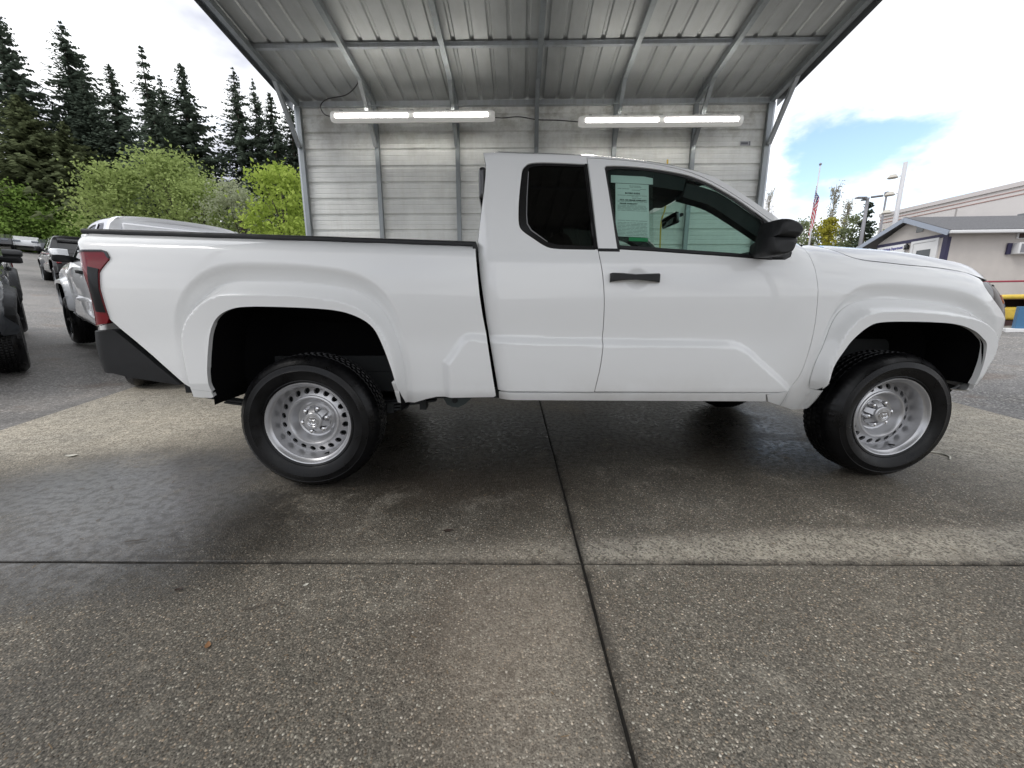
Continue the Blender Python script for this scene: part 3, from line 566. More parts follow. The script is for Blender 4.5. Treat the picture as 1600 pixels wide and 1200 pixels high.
        # wheel wells
        for key, A in (('r', AR), ('f', AF)):
            ys = [.035, .12, .36, .52]; A2 = [(a[0], max(a[1], .50)) for a in A]
            if key == 'r': A2 = [(.512, .46), (.512, .50)] + A2[1:] + [(-.466, .50)]
            V = []; c = (.02, .6) if key == 'r' else (3.34, .6)
            for j, yy in enumerate(ys):
                e = (.004, .014, .02, -.10)[j]
                for a in A2:
                    d = Vector((a[0] - c[0], a[1] - c[1])); d = d.normalized() * (d.length + e); V.append((c[0] + d.x, yy if s > 0 else 2 * YC - yy, c[1] + d.y))
            n = len(A2); F = [(j * n + i, j * n + i + 1, (j + 1) * n + i + 1, (j + 1) * n + i) for j in range(len(ys) - 1) for i in range(n - 1)] + [tuple(3 * n + i for i in range(n))]
            mesh_obj('wheel_well', (V, F), M['liner'], root, smooth=False)
        Y = (lambda y: y if s > 0 else 2 * YC - y)
        # door mirror: cap over base, glass facing rearwards
        mo = [(2.418, 1.440), (2.445, 1.446), (2.475, 1.443), (2.506, 1.433), (2.535, 1.414), (2.553, 1.392), (2.553, 1.380), (2.538, 1.362), (2.524, 1.347), (2.400, 1.356)]
        ml = [(2.398, 1.366), (2.532, 1.362), (2.534, 1.325), (2.524, 1.295), (2.504, 1.280), (2.472, 1.270), (2.43, 1.267), (2.405, 1.271), (2.394, 1.29)]
        def shell(pl, lv):
            cx = sum(p[0] for p in pl) / len(pl); cz = sum(p[1] for p in pl) / len(pl); n = len(pl); V = []
            for yy, k2 in lv: V += [(cx + (p[0] - cx) * k2, Y(yy), cz + (p[1] - cz) * k2) for p in pl]
            F = [(j * n + i, j * n + (i + 1) % n, (j + 1) * n + (i + 1) % n, (j + 1) * n + i) for j in range(len(lv) - 1) for i in range(n)] + [tuple(range(n)), tuple((len(lv) - 1) * n + i for i in range(n))[::-1]]
            if s < 0: F = [q[::-1] for q in F]
            return V, F
        pl = cr(mo, 2)[:-1] + [mo[-1]]
        mm = mesh_obj('door_mirror', shell(pl, [(-.112, .45), (-.108, .66), (-.095, .84), (-.072, .945), (-.03, .975), (.03, .96), (.06, .90)]), M['plastic'], root, auto=60)
        part('mirror_base', shell(cr(ml, 2), [(-.100, .50), (-.095, .72), (-.08, .90), (-.05, .98), (.02, .97), (.07, .80), (.13, .6)]), M['plastic'], mm, auto=60)
        part('mirror_glass', join(([(2.412, Y(-.06), 1.365), (2.412, Y(.04), 1.365), (2.425, Y(.04), 1.425), (2.425, Y(-.06), 1.425)], [(0, 1, 2, 3)])), M['chrome'], mm)
        # bed rail cap
        V = []; xs = [-1.125, -1.0, -.6, -.2, .2, .6, .930]
        for xx in xs:
            zz = 1.372 - .0265 * (xx + 1.) + .026
            q = on(max(xx, -1.0), zz - .012); yy = q[1] - .006
            for dy, dz in ((0, -.012), (-.004, .002), (.0, .010), (.012, .015), (.075, .013), (.082, .0), (.082, -.03)): V.append((xx, Y(yy + dy), zz + dz))
        F = [(i * 7 + j, (i + 1) * 7 + j, (i + 1) * 7 + j + 1, i * 7 + j + 1) for i in range(len(xs) - 1) for j in range(6)] + [tuple(range(7)), tuple((len(xs) - 1) * 7 + j for j in range(7))]
        mesh_obj('bed_rail_cap', (V, [q[::-1] for q in F] if s < 0 else F), M['plastic'], root, auto=50)
        part('bed_inner_wall', box(-1.05, .93, min(Y(.175), Y(.195)), max(Y(.175), Y(.195)), 1.10, 1.355), M['plastic'], root)
        for x0 in (0., 3.35): wheel(root, x0, Y(.05), s)
        part('mud_flap', prism([(.52, .30), (.54, .30), (.555, .50), (.52, .50)], Y(.10), Y(.30)), M['liner'], root) if False else None
    # ---------------- across the body
    ys = lambda n: [i / n for i in range(n + 1)]
    # roof
    rows = []
    for (uu, zz) in [(.985, 1.853)] + roof_e[1:23]:
        e = on(uu, zz, 0); row = []
        for v in np.linspace(-1, 1, 33):
            a = 1 - abs(v); rise = .052 * (1 - (1 - a) ** 3) + .010 * sm(a / .06)
            row.append((float(e[0]), YC + v * (YC - float(e[1])), float(e[2]) + rise - (.012 if uu < .99 else 0)))
        rows.append(row)
    mesh_obj('roof', grid([r[::-1] for r in rows]), W, root, smooth=True)
    low = [[(p[0], YC + (p[1] - YC) * .96, p[2] - .045) for p in r] for r in rows]; mesh_obj('headliner', grid(low), M['headliner'], root, smooth=True)
    # cab back with its window
    rows = []
    e0 = on(.985, 1.853)
    rows.append([(float(e0[0]), YC + v * (YC - float(e0[1])), float(e0[2]) - .012 + .052 * (1 - abs(v) ** 3) + .010 * float(sm((1 - abs(v)) / .06))) for v in np.linspace(-1, 1, 17)])
    for uu, zz in cab_r[1:10]:
        e = on(uu, zz); rows.append([(float(e[0]) + .018 * (1 - v * v) - .018 * 1.0 * 0, YC + v * (YC - float(e[1])), zz) for v in np.linspace(-1, 1, 17)])
    mesh_obj('cab_back', grid(rows), W, root, smooth=True)
    mesh_obj('rear_window', grid([[(x - .026 + .01 * v * v, YC + v * .60, z) for v in np.linspace(-1, 1, 9)] for x, z in ((1.0, 1.745), (.992, 1.66), (.980, 1.56), (.962, 1.45), (.955, 1.40))]), M['gloss_black'], root, smooth=True)
    part('brake_light', rbox(.943, .99, YC - .60, YC + .60, 1.62, 1.80, .02), M['gloss_black'], root, auto=40)
    # windscreen between the pillars
    rows = []
    for uu, zz in roof_e[21:]:
        e = on(uu, zz); rows.append([(float(e[0]) + .13 * (1 - v * v), YC + v * (YC - float(e[1]) - .012), float(e[2]) + .02 * (1 - v * v)) for v in np.linspace(-1, 1, 21)])
    mesh_obj('windscreen', grid(rows), M['screen'], root, smooth=True)
    e = rows[-1]; mesh_obj('cowl', grid([e, [(p[0] + .10, p[1], p[2] - .02) for p in e], [(p[0] + .18, p[1], p[2] - .03) for p in e]]), M['plastic'], root, smooth=True)
    # bonnet
    hz = lambda x: float(interp(np.array([x]), [2.80, 2.92, 2.965, 2.995, 3.02, 3.045, 3.10, 3.18, 3.27, 3.372, 3.558, 3.70, 3.78, 3.84, 3.95, 4.10, 4.30, 4.60], [1.368, 1.366, 1.350, 1.329, 1.306, 1.293, 1.279, 1.270, 1.263, 1.253, 1.242, 1.226, 1.210, 1.188, 1.175, 1.170, 1.165, 1.16])[0])
    ht = lambda x: float(interp(np.array([x]), [2.80, 2.96, 3.076, 3.171, 3.346, 3.553, 3.795, 3.949, 4.014, 4.082, 4.14, 4.20], [1.392, 1.389, 1.380, 1.375, 1.366, 1.348, 1.311, 1.284, 1.262, 1.228, 1.205, 1.195])[0])
    rows = []
    for uu in [2.86, 2.90, 2.94, 2.97, 2.99, 3.01, 3.03, 3.05, 3.08, 3.12, 3.18, 3.26, 3.34, 3.44, 3.54, 3.64, 3.72, 3.78, 3.83, 3.88, 3.94, 4.0, 4.06, 4.12, 4.20, 4.30]:
        z0 = hz(uu); e = on(uu, z0, .001); xe = float(e[0]); ye = float(e[1]); row = []
        for v in list(np.linspace(-1, -.86, 6)) + list(np.linspace(-.82, .82, 24)) + list(np.linspace(.86, 1, 6)):
            a = 1 - abs(v); xx = xe + (.055 * (1 - v * v) if uu > 3.5 else 0) + (.10 * (1 - v * v) * sm((3.1 - uu) / .25)) * .5
            top = max(ht(min(4.2, xx)), z0 + .004); g = 1 - (1 - min(1, a / .30)) ** 2.2
            row.append((xx, YC + v * (YC - ye), z0 + (top - z0) * g + .018 * sm((a - .25) / .75) * sm((4.1 - uu) / .6) - .012 * sm((a - .42) / .08) * sm((4.05 - uu) / .5) * sm((uu - 2.95) / .3)))
        rows.append(row)
    mesh_obj('bonnet', grid([r[::-1] for r in rows]), W, root, smooth=True)
    # nose: grille, bumper
    uf = _fu[-1]
    def band(z0, z1, u0, lift, n=20, m=6):
        return [[tuple(on(u, z, lift)) for u in np.linspace(u0, uf, n)] for z in np.linspace(z0, z1, m)]
    def both(P): return join(grid(P), (lambda g: ([(x, 2 * YC - y, z) for x, y, z in g[0]], [q[::-1] for q in g[1]]))(grid(P)))
    mesh_obj('grille', both(band(.72, 1.165, 4.34, -.01)), M['plastic'], root, smooth=True)
    for z in (.78, .86, .94, 1.02, 1.10): mesh_obj('grille_bar', both(band(z, z + .025, 4.36, .008, 20, 2)), M['gloss_black'], root, smooth=True)
    mesh_obj('front_bumper', both(band(.50, .955, 3.985, -.002, 30, 12)), W, root, smooth=True)
    mesh_obj('bumper_guard', both(band(.44, .60, 4.20, .012, 20, 4)), M['plastic'], root, smooth=True)
    mesh_obj('bonnet_lip', both(band(1.11, 1.172, 4.30, .004, 20, 3)), W, root, smooth=True)
    # tail: gate, bumper
    part('tailgate', rbox(-1.115, -1.075, .17, 2 * YC - .17, .86, 1.385, .012), W, root, auto=40)
    part('tailgate_handle', rbox(-1.128, -1.11, YC - .13, YC + .13, 1.26, 1.32, .006), M['plastic'], root)
    part('rear_bumper', join(rbox(-1.12, -1.0, .2, 2 * YC - .2, .69, .86, .03)), M['plastic'], root, auto=40)
    part('bed_floor', box(-1.07, .93, .55, 2 * YC - .55, .80, .83), M['plastic'], root)
    part('bed_front_wall', box(.915, .935, .13, 2 * YC - .13, .80, 1.35), M['plastic'], root)
    # underneath
    part('chassis', join(box(-.95, 3.9, .48, .60, .47, .60), box(-.95, 3.9, 2 * YC - .60, 2 * YC - .48, .47, .60), box(.62, 2.75, .14, 2 * YC - .14, .50, .56), box(-1.0, .6, .50, 2 * YC - .50, .60, .70), box(2.75, 3.95, .50, 2 * YC - .50, .56, .80)), M['under'], root)
    part('axle', join(tube([(0, .25, .381), (0, 2 * YC - .25, .381)], .05, 12), xf(lathe([(.0, -.16), (.11, -.10), (.15, 0), (.11, .10), (.0, .16)], 20), Matrix.Translation((0, YC, .381)))), M['under'], root, smooth=True)
    part('front_axle', tube([(3.35, .25, .381), (3.35, 2 * YC - .25, .381)], .04, 10), M['under'], root, smooth=True)
    for s in (1, -1):
        y = .36 if s > 0 else 2 * YC - .36
        arc = lambda z0, x0, x1, k: [(x0 + (x1 - x0) * t, y, z0 + k * (2 * t - 1) ** 2) for t in np.linspace(0, 1, 15)]
        sp = []
        for z0, x0, x1, k in ((.405, -.80, .80, .085), (.385, -.62, .66, .055), (.366, -.45, .48, .03)):
            P = arc(z0, x0, x1, k); sp += [beam(P[i], P[i + 1], .06, .011) for i in range(14)]
        ls = part('leaf_spring', join(*sp), M['under'], root)
        part('spring_clip', box(.36, .40, y - .04, y + .04, .365, .425), M['under'], ls).location = (0, 0, 0); part('spring_clip', box(.56, .60, y - .04, y + .04, .385, .455), M['under'], ls).location = (0, 0, 0)
        hg = part('spring_hanger', prism([(.68, .52), (.73, .42), (.76, .405), (.80, .40), (.84, .42), (.93, .50), (.93, .52)], y - .05, y + .04), plain('hanger_steel', (.03, .045, .045), .5), root)
        part('hanger_bolt', xf(lathe([(.0, -.062), (.016, -.06), (.018, -.05), (.018, 0)], 12), Matrix.Translation((.78, y, .445))), M['under'], hg)
        part('shock_absorber', tube([(-.15, y + .15, .36), (.18, y + .22, .80)], .028, 10), M['under'], root, smooth=True)
    part('exhaust', tube([(.7, 1.35, .50), (1.5, 1.3, .49), (2.6, 1.2, .50)], .035, 8), M['under'], root, smooth=True)
    # cabin
    part('cabin_floor', box(1.02, 2.85, .16, 2 * YC - .16, .56, .62), M['interior'], root)
    db = rbox(2.36, 2.84, .17, 2 * YC - .17, .85, 1.265, .05, 4); part('dashboard', db, M['interior'], root, auto=40)
    part('instrument_hood', rbox(2.40, 2.70, 1.18, 1.62, 1.22, 1.315, .03), M['interior'], root, auto=40)
    part('screen_display', rbox(2.38, 2.41, YC - .15, YC + .13, 1.20, 1.335, .008), M['gloss_black'], root, auto=40)
    sw = [(2.27 + .19 * math.cos(a) * .35, 1.40 + .19 * math.sin(a), 1.16 + .19 * math.cos(a) * .94) for a in np.linspace(0, 2 * math.pi, 33)]
    part('steering_wheel', join(tube(sw, .017, 8, False), tube([(2.27, 1.40, 1.16), (2.42, 1.40, 1.08)], .04, 8), tube([(2.27, 1.22, 1.16), (2.27, 1.58, 1.16)], .022, 6)), M['interior'], root, smooth=True)
    for y in (.52, 1.43):
        st = part('seat', join(rbox(1.55, 2.05, y - .25, y + .25, .72, .88, .05), xf(rbox(-.07, .07, -.24, .24, 0, .62, .06), Matrix.Translation((1.58, y, .84)) @ Matrix.Rotation(-.30, 4, 'Y'))), M['interior'], root, auto=50)
        part('headrest', xf(rbox(-.05, .05, -.13, .13, 0, .17, .045), Matrix.Translation((1.38, y, 1.47)) @ Matrix.Rotation(-.25, 4, 'Y')), M['interior'], st, auto=50)
    part('cab_rear_trim', box(1.03, 1.06, .25, 2 * YC - .25, .6, 1.40), M['interior'], root)
    for s in (1, -1):
        Y = (lambda y: y if s > 0 else 2 * YC - y)
        dv = (lambda a, b: (min(Y(a), Y(b)), max(Y(a), Y(b))))
        part('door_trim', box(1.60, 2.70, *dv(.135, .19), .62, 1.272), M['interior'], root)
        pts = [on(u, z - .075, -.075) for u, z in roof_e[19:]]
        part('pillar_trim', join(*[beam((pts[i][0], Y(pts[i][1]), pts[i][2] - .012), (pts[i + 1][0], Y(pts[i + 1][1]), pts[i + 1][2] - .012), .10, .075) for i in range(len(pts) - 1)]), M['interior'], root)
        pts = [on(u, z, -.075) for u, z in roof_e[1:20:3]]
        part('roof_rail_trim', join(*[beam((pts[i][0], Y(pts[i][1]), pts[i][2] - .045), (pts[i + 1][0], Y(pts[i + 1][1]), pts[i + 1][2] - .045), .15, .09) for i in range(len(pts) - 1)]), M['interior'], root)
        pts = [on(1.615 - .06 * (z - 1.25), z, -.06) for z in (1.25, 1.5, 1.80)]
        part('door_pillar_trim', join(*[beam((pts[i][0], Y(pts[i][1]), pts[i][2]), (pts[i + 1][0], Y(pts[i + 1][1]), pts[i + 1][2]), .10, .05, (1, 0, 0)) for i in range(2)]), M['interior'], root)
        part('sun_visor', xf(rbox(-.09, .09, -.20, .20, -.012, .012, .01), Matrix.Translation((2.13, Y(.58), 1.74)) @ Matrix.Rotation(.28, 4, 'Y')), M['headliner'], root, auto=50)
    part('overhead_console', rbox(1.95, 2.32, YC - .13, YC + .13, 1.745, 1.80, .02), M['interior'], root, auto=50)
    mi = part('cabin_mirror', xf(rbox(-.018, .018, -.125, .125, -.04, .04, .015), Matrix.Translation((2.33, YC, 1.635)) @ Matrix.Rotation(-.15, 4, 'Y')), M['gloss_black'], root, auto=50)
    part('mirror_stalk', tube([(2.345, YC, 1.645), (2.42, YC, 1.68)], .012, 8), M['interior'], mi)
    return root

# ================================================================= ground
def ground_material():
    """weathered asphalt of the car park"""
    t = NT('asphalt'); c = t.coord()
    vor = t.new('ShaderNodeTexVoronoi', Scale=70.0); t.link(c, vor.inputs['Vector'])
    sep = t.new('ShaderNodeSeparateColor'); t.link(vor.outputs['Color'], sep.inputs[0])
    st = t.ramp(sep.outputs[0], [(0, (.06, .058, .055)), (.5, (.13, .126, .12)), (.85, (.24, .235, .225)), (1, (.42, .41, .39))])
    big = t.noise(c, .35, 6, .6); mid = t.noise(c, 2.3, 6, .65)
    col = t.mix(t.maprange(big, .35, .65), st, t.mix(.5, st, (.30, .285, .27)), 'MIX')
    col = t.mix(.8, col, t.ramp(mid, [(.32, (.60, .58, .56)), (.5, (.95, .94, .93)), (.68, (1.25, 1.2, 1.15))]), 'MULTIPLY')
    sp = t.maprange(t.noise(c, 1.1, 3, .5), .62, .72); col = t.mix(t.math('MULTIPLY', sp, .35), col, (.16, .10, .06))
    t.link(col, t.b.inputs['Base Color']); t.link(t.maprange(mid, .3, .7, .55, .85), t.b.inputs['Roughness'])
    t.bump(t.math('ADD', vor.outputs['Distance'], t.math('MULTIPLY', mid, .5)), .6, .006); return t.m
def slab_material():
    """exposed aggregate concrete: pebbles in mortar, worn tan where dry, dark where damp, with shade painted in under the truck"""
    t = NT('exposed_aggregate'); c = t.coord()
    wv = t.new('ShaderNodeVectorMath', operation='ADD'); nz = t.new('ShaderNodeTexNoise'); nz.inputs['Scale'].default_value = 60; t.link(c, nz.inputs['Vector'])
    sc = t.new('ShaderNodeVectorMath', operation='SCALE'); sc.inputs['Scale'].default_value = .006; t.link(nz.outputs['Color'], sc.inputs[0]); t.link(c, wv.inputs[0]); t.link(sc.outputs[0], wv.inputs[1])
    vor = t.new('ShaderNodeTexVoronoi', Scale=118.0); t.link(wv.outputs[0], vor.inputs['Vector'])
    v2 = t.new('ShaderNodeTexVoronoi', Scale=270.0); t.link(wv.outputs[0], v2.inputs['Vector'])
    sep = t.new('ShaderNodeSeparateColor'); t.link(vor.outputs['Color'], sep.inputs[0])
    sp2 = t.new('ShaderNodeSeparateColor'); t.link(v2.outputs['Color'], sp2.inputs[0])
    stone = t.ramp(sep.outputs[0], [(0, (.055, .052, .046)), (.30, (.115, .106, .092)), (.55, (.19, .172, .145)), (.80, (.27, .245, .21)), (.95, (.38, .355, .315)), (1., (.60, .57, .52))])
    hue = t.ramp(sep.outputs[1], [(0, (.92, .99, 1.0)), (.6, (1, 1, 1)), (1, (1.12, .99, .86))])
    stone = t.mix(1., stone, hue, 'MULTIPLY')
    mortar = t.ramp(sp2.outputs[0], [(0, (.055, .052, .046)), (.6, (.11, .103, .09)), (1, (.21, .195, .17))])
    inside = t.maprange(vor.outputs['Distance'], .30, .50, 1, 0)
    big = t.noise(c, .55, 6, .62); mid = t.noise(c, 3.1, 7, .68); fin = t.noise(c, 14, 5, .6)
    # how much mortar skin is still on: patchy
    sx = t.new('ShaderNodeSeparateXYZ'); t.link(c, sx.inputs[0]); X, Y = sx.outputs[0], sx.outputs[1]
    def blob(x, y, rx, ry, soft=1.):
        a = t.math('DIVIDE', t.math('SUBTRACT', X, x), rx); b = t.math('DIVIDE', t.math('SUBTRACT', Y, y), ry)
        d = t.math('SQRT', t.math('ADD', t.math('MULTIPLY', a, a), t.math('MULTIPLY', b, b)))
        d = t.math('ADD', d, t.math('MULTIPLY', t.math('SUBTRACT', mid, .5), 1.1)); return t.maprange(d, 1 - .55 * soft, 1 + .35 * soft, 1, 0)
    skin = t.math('MAXIMUM', t.math('MAXIMUM', t.math('MULTIPLY', blob(3.0, -.60, 2.4, .13), .8), blob(-2.55, 1.7, 2.1, 1.35)), t.math('MAXIMUM', blob(5.0, .9, 1.5, 1.3), t.math('MULTIPLY', blob(1.12, -1.02, .24, .5), .35)))
    skin = t.math('MAXIMUM', skin, t.math('MULTIPLY', t.maprange(t.math('MULTIPLY_ADD', fin, .45, mid), .76, .92), .22))
    col = t.mix(inside, mortar, stone)
    skincol = t.mix(t.maprange(fin, .35, .65), (.31, .295, .26), (.46, .44, .39))
    keep = t.math('MULTIPLY', t.maprange(sep.outputs[2], .45, .80, 1., .15), t.maprange(sp2.outputs[1], .1, .9, .75, 1.)); col = t.mix(t.math('MULTIPLY', skin, keep), col, skincol)
    tint = t.mix(t.maprange(big, .38, .62), (1.13, 1.10, 1.05), (1.50, 1.43, 1.32)); col = t.mix(1., col, tint, 'MULTIPLY')
    brown = t.math('MULTIPLY', t.math('MAXIMUM', blob(1.05, -1.0, .35, .45, 1.3), t.math('MAXIMUM', blob(-1.3, -.55, .8, .2, 1.3), blob(.9, .1, .6, .3, 1.4))), .40)
    col = t.mix(brown, col, t.mix(.6, col, (.20, .14, .10)))
    du = t.math('ABSOLUTE', t.math('SUBTRACT', X, t.math('MULTIPLY_ADD', Y, .047, 1.378 + .047 * .669))); dv = t.math('ABSOLUTE', t.math('ADD', Y, t.math('MULTIPLY_ADD', X, .0455, .660 - .0455 * 1.2)))
    seam = t.math('MAXIMUM', t.maprange(du, .0, .055, 1, 0), t.maprange(dv, .0, .035, 1, 0)); seam = t.math('MULTIPLY', seam, t.maprange(fin, .35, .6, .15, .75))
    col = t.mix(seam, col, (.035, .031, .026))
    v3 = t.new('ShaderNodeTexVoronoi', Scale=2.6); t.link(wv.outputs[0], v3.inputs['Vector']); s3 = t.new('ShaderNodeSeparateColor'); t.link(v3.outputs['Color'], s3.inputs[0])
    drip = t.math('MULTIPLY', t.math('GREATER_THAN', s3.outputs[0], .72), t.maprange(t.math('MULTIPLY_ADD', fin, .10, v3.outputs['Distance']), .085, .12, .65, 0)); col = t.mix(drip, col, (.03, .027, .024))
    wet_shade = t.math('MAXIMUM', t.math('MAXIMUM', blob(.65, 1.0, 1.75, 1.5), blob(2.9, 1.3, 1.6, 1.5)), t.math('MAXIMUM', blob(-1.15, .25, 1.0, .62), t.math('MAXIMUM', blob(-.55, -.35, .9, .6), t.math('MULTIPLY', blob(-.1, -1.35, 1.0, .75, 1.4), .45))))  # damp concrete, darkened further under the truck to paint in its shade
    wet_shade = t.math('MULTIPLY', wet_shade, t.maprange(mid, .25, .6, .75, 1.))
    wet_shade = t.math('MULTIPLY', wet_shade, t.math('SUBTRACT', 1., t.math('MULTIPLY', skin, .8)))
    col = t.mix(wet_shade, col, t.mix(1., col, (.155, .15, .142), 'MULTIPLY'))
    t.link(col, t.b.inputs['Base Color'])
    film = t.math('MULTIPLY', wet_shade, t.maprange(t.noise(c, 26, 3), .35, .6, .6, 1.))
    t.link(t.math('MULTIPLY_ADD', film, -.56, .80), t.b.inputs['Roughness'])
    t.link(t.math('MULTIPLY', film, blob(-1.0, .15, 1.15, .85, 1.2)), t.b.inputs['Coat Weight']); t.set(Coat_Roughness=.33, Coat_IOR=2.0, Specular_IOR_Level=.32)
    h = t.math('MULTIPLY_ADD', t.maprange(vor.outputs['Distance'], .1, .5, 1, 0), 1., t.math('MULTIPLY', fin, .5))
    t.bump(h, .75, .0036); bn = [n for n in t.n if n.type == 'BUMP'][0]; t.link(t.math('MULTIPLY_ADD', wet_shade, -.45, .75), bn.inputs['Strength']); return t.m
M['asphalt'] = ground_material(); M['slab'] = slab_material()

xs = np.concatenate([np.linspace(-320, -70, 14), np.linspace(-64, -10, 28), np.linspace(-9, 9, 40), np.linspace(10, 60, 26), np.linspace(66, 320, 14)])
ysg = np.concatenate([np.linspace(-200, -20, 8), np.linspace(-14, 10, 34), np.linspace(11, 70, 30), np.linspace(78, 400, 16)])
P = [[(x, y, float(T(x, y)) - .012) for x in xs] for y in ysg]
ground = struct(mesh_obj('ground', grid(P), M['asphalt'], smooth=True))

def slab(poly):
    bm = bmesh.new(); v = [bm.verts.new((x, y, 0)) for x, y in poly]; f = bm.faces.new(v)
    r = bmesh.ops.extrude_face_region(bm, geom=[f]); bmesh.ops.translate(bm, verts=[q for q in r['geom'] if isinstance(q, bmesh.types.BMVert)], vec=(0, 0, -.10))
    bmesh.ops.recalc_face_normals(bm, faces=bm.faces[:])
    bmesh.ops.bevel(bm, geom=[e for e in bm.edges if all(abs(q.co.z) < 1e-6 for q in e.verts)], offset=.007, segments=2, profile=.5, affect='EDGES')
    bm.verts.index_update(); out = ([tuple(p.co) for p in bm.verts], [tuple(q.index for q in fc.verts) for fc in bm.faces]); bm.free(); return out
pad = bpy.data.objects.new('concrete_pad', None); COL.objects.link(pad); pad['kind'] = 'structure'
g = .0055
seam_u = lambda y: 1.378 + .047 * (y + .669); seam_v = lambda x: -.660 - .0455 * (x - 1.2)
left = lambda y: -3.07 - .246 * (y - 1.24); right = lambda y: 5.93 + .20 * (y - 1.75)
for y0, y1, lo, hi in ((-5.2, None, None, None), (None, 5.6, None, None)):
    for side in (0, 1):
        if side == 0: xa = [left, lambda y: seam_u(y) - g]
        else: xa = [lambda y: seam_u(y) + g, right]
        def pt(fx, yy):
            if yy is not None: return (fx(yy), yy)
            y = -.66
            for _ in range(6): y = seam_v(fx(y)) + (g if y1 is not None else -g)
            return (fx(y), y)
        poly = [pt(xa[0], y0), pt(xa[1], y0), pt(xa[1], y1), pt(xa[0], y1)]
        jr = random.Random(side * 7 + (3 if y0 is not None else 5)); out = []
        for i in range(4):
            a, b = Vector(poly[i]), Vector(poly[(i + 1) % 4]); out.append(tuple(a)); nn = Vector((-(b - a).y, (b - a).x)).normalized(); k = int((b - a).length / .09); w = 0.
            for q in range(1, k):
                w = w * .75 + jr.uniform(-.0016, .0016); out.append(tuple(a.lerp(b, (q + jr.uniform(-.2, .2)) / k) + nn * w))
        poly = out
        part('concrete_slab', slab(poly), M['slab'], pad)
dirt = plain('joint_dirt', (.018, .016, .013), .95, var=.4, scale=30)
struct(part('joint_filler', join(([(seam_u(-5) - .02, -5, -.010), (seam_u(-5) + .02, -5, -.010), (seam_u(5.5) + .02, 5.5, -.010), (seam_u(5.5) - .02, 5.5, -.010)], [(0, 1, 2, 3)]), ([(-3, seam_v(-3) - .02, -.0095), (5.8, seam_v(5.8) - .02, -.0095), (5.8, seam_v(5.8) + .02, -.0095), (-3, seam_v(-3) + .02, -.0095)], [(0, 1, 2, 3)])), dirt, pad))

# ================================================================= carport
def galv(name, col, rough, streak=0.5, axis=2):
    t = NT(name); c = t.coord()
    mp = t.new('ShaderNodeMapping'); mp.inputs['Scale'].default_value = (6, 6, .7) if axis == 2 else (6, .7, 6); t.link(c, mp.inputs['Vector'])
    s = t.noise(mp.outputs[0], 2.2, 6, .7); b = t.noise(c, 1.3, 5, .6)
    k = t.mix(t.maprange(s, .42, .68), (1, 1, 1), tuple(1 - streak * q for q in (.45, .5, .6)))
    k2 = t.mix(t.maprange(b, .3, .7), (.86, .86, .86), (1.08, 1.08, 1.07))
    t.link(t.mix(1., t.mix(1., col, k, 'MULTIPLY'), k2, 'MULTIPLY'), t.b.inputs['Base Color'])
    t.set(Roughness=rough, Metallic=.0, Specular_IOR_Level=.5); return t
t = galv('white_siding', (.80, .81, .79), .42, .13)
sx = t.new('ShaderNodeSeparateXYZ'); t.link(t.coord(), sx.inputs[0])
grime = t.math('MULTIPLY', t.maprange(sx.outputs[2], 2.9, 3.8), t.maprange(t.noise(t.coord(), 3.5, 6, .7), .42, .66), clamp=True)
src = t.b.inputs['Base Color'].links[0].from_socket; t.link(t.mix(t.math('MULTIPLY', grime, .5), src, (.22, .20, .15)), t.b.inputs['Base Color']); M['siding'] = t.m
t = galv('galvalume_roof', (.45, .465, .465), .42, .15, 1); t.set(Metallic=.2); M['roofing'] = t.m
t = galv('galvanised_tube', (.30, .325, .34), .42, .3); t.set(Metallic=.5); M['tube'] = t.m
t = galv('bright_galvanised', (.50, .53, .56), .35, .3); t.set(Metallic=.55); M['bracket'] = t.m
M['trim'] = plain('roof_edge_trim', (.20, .21, .22), .45, .3)

cp = thing('carport', 'open fronted galvanised metal carport with ribbed roof and siding back wall over the white pickup', 'carport', (-1.841, 4.59, 0), math.radians(-3.6))
PX = [.02, 1.15, 2.345, 3.51, 4.65, 5.80, 6.85]; E0, SL, RID, DEP = 3.94, .15, -3.5, -7.0
rz = lambda y: E0 + SL * (-y if y > RID else (y - DEP))
for i, x in enumerate(PX):
    part('post', box(x - .03, x + .03, -.062, -.002, 0, 3.86), M['tube'], cp)
    part('rafter', beam((x, .02, rz(.02) - .068), (x, RID, rz(RID) - .068), .06, .07), M['tube'], cp)
    part('rafter', beam((x, RID, rz(RID) - .068), (x, DEP, rz(DEP) - .068), .06, .07), M['tube'], cp)
    xo = -.008 if 0 < i < 6 else (-.02 if i == 0 else .02)
    part('knee_brace', beam((x + xo, -.56, rz(-.56) - .075), (x + xo, -.075, 3.30), .052, .05, (1, 0, 0)), M['bracket'] if i in (0, 1, 6) else M['tube'], cp)
for x in (PX[0], PX[-1]): part('post', box(x - .03, x + .03, DEP + .002, DEP + .062, 0, 3.86), M['tube'], cp)
part('header_beam', box(-.02, 6.90, DEP + .0, DEP + .06, 3.862, 3.90), M['tube'], cp)
part('eave_beam', box(-.02, 6.90, -.066, -.004, 3.842, 3.905), M['bracket'], cp)
for y in (-1.0, -2.05, -3.1, -3.9, -5.0, -6.0):
    z = rz(y) - .004
    prof = [(-.055, -.0), (-.03, -.0), (-.025, -.028), (.025, -.028), (.03, -.0), (.055, -.0), (.055, .003), (-.055, .003)]
    V = [(x, y + a, z + b) for x in (-.02, 6.90) for a, b in prof]; F = [(j, j + 8, (j + 1) % 8 + 8, (j + 1) % 8) for j in range(8)] + [tuple(range(8)), tuple(range(15, 7, -1))]
    part('purlin', (V, F), M['bracket'], cp)
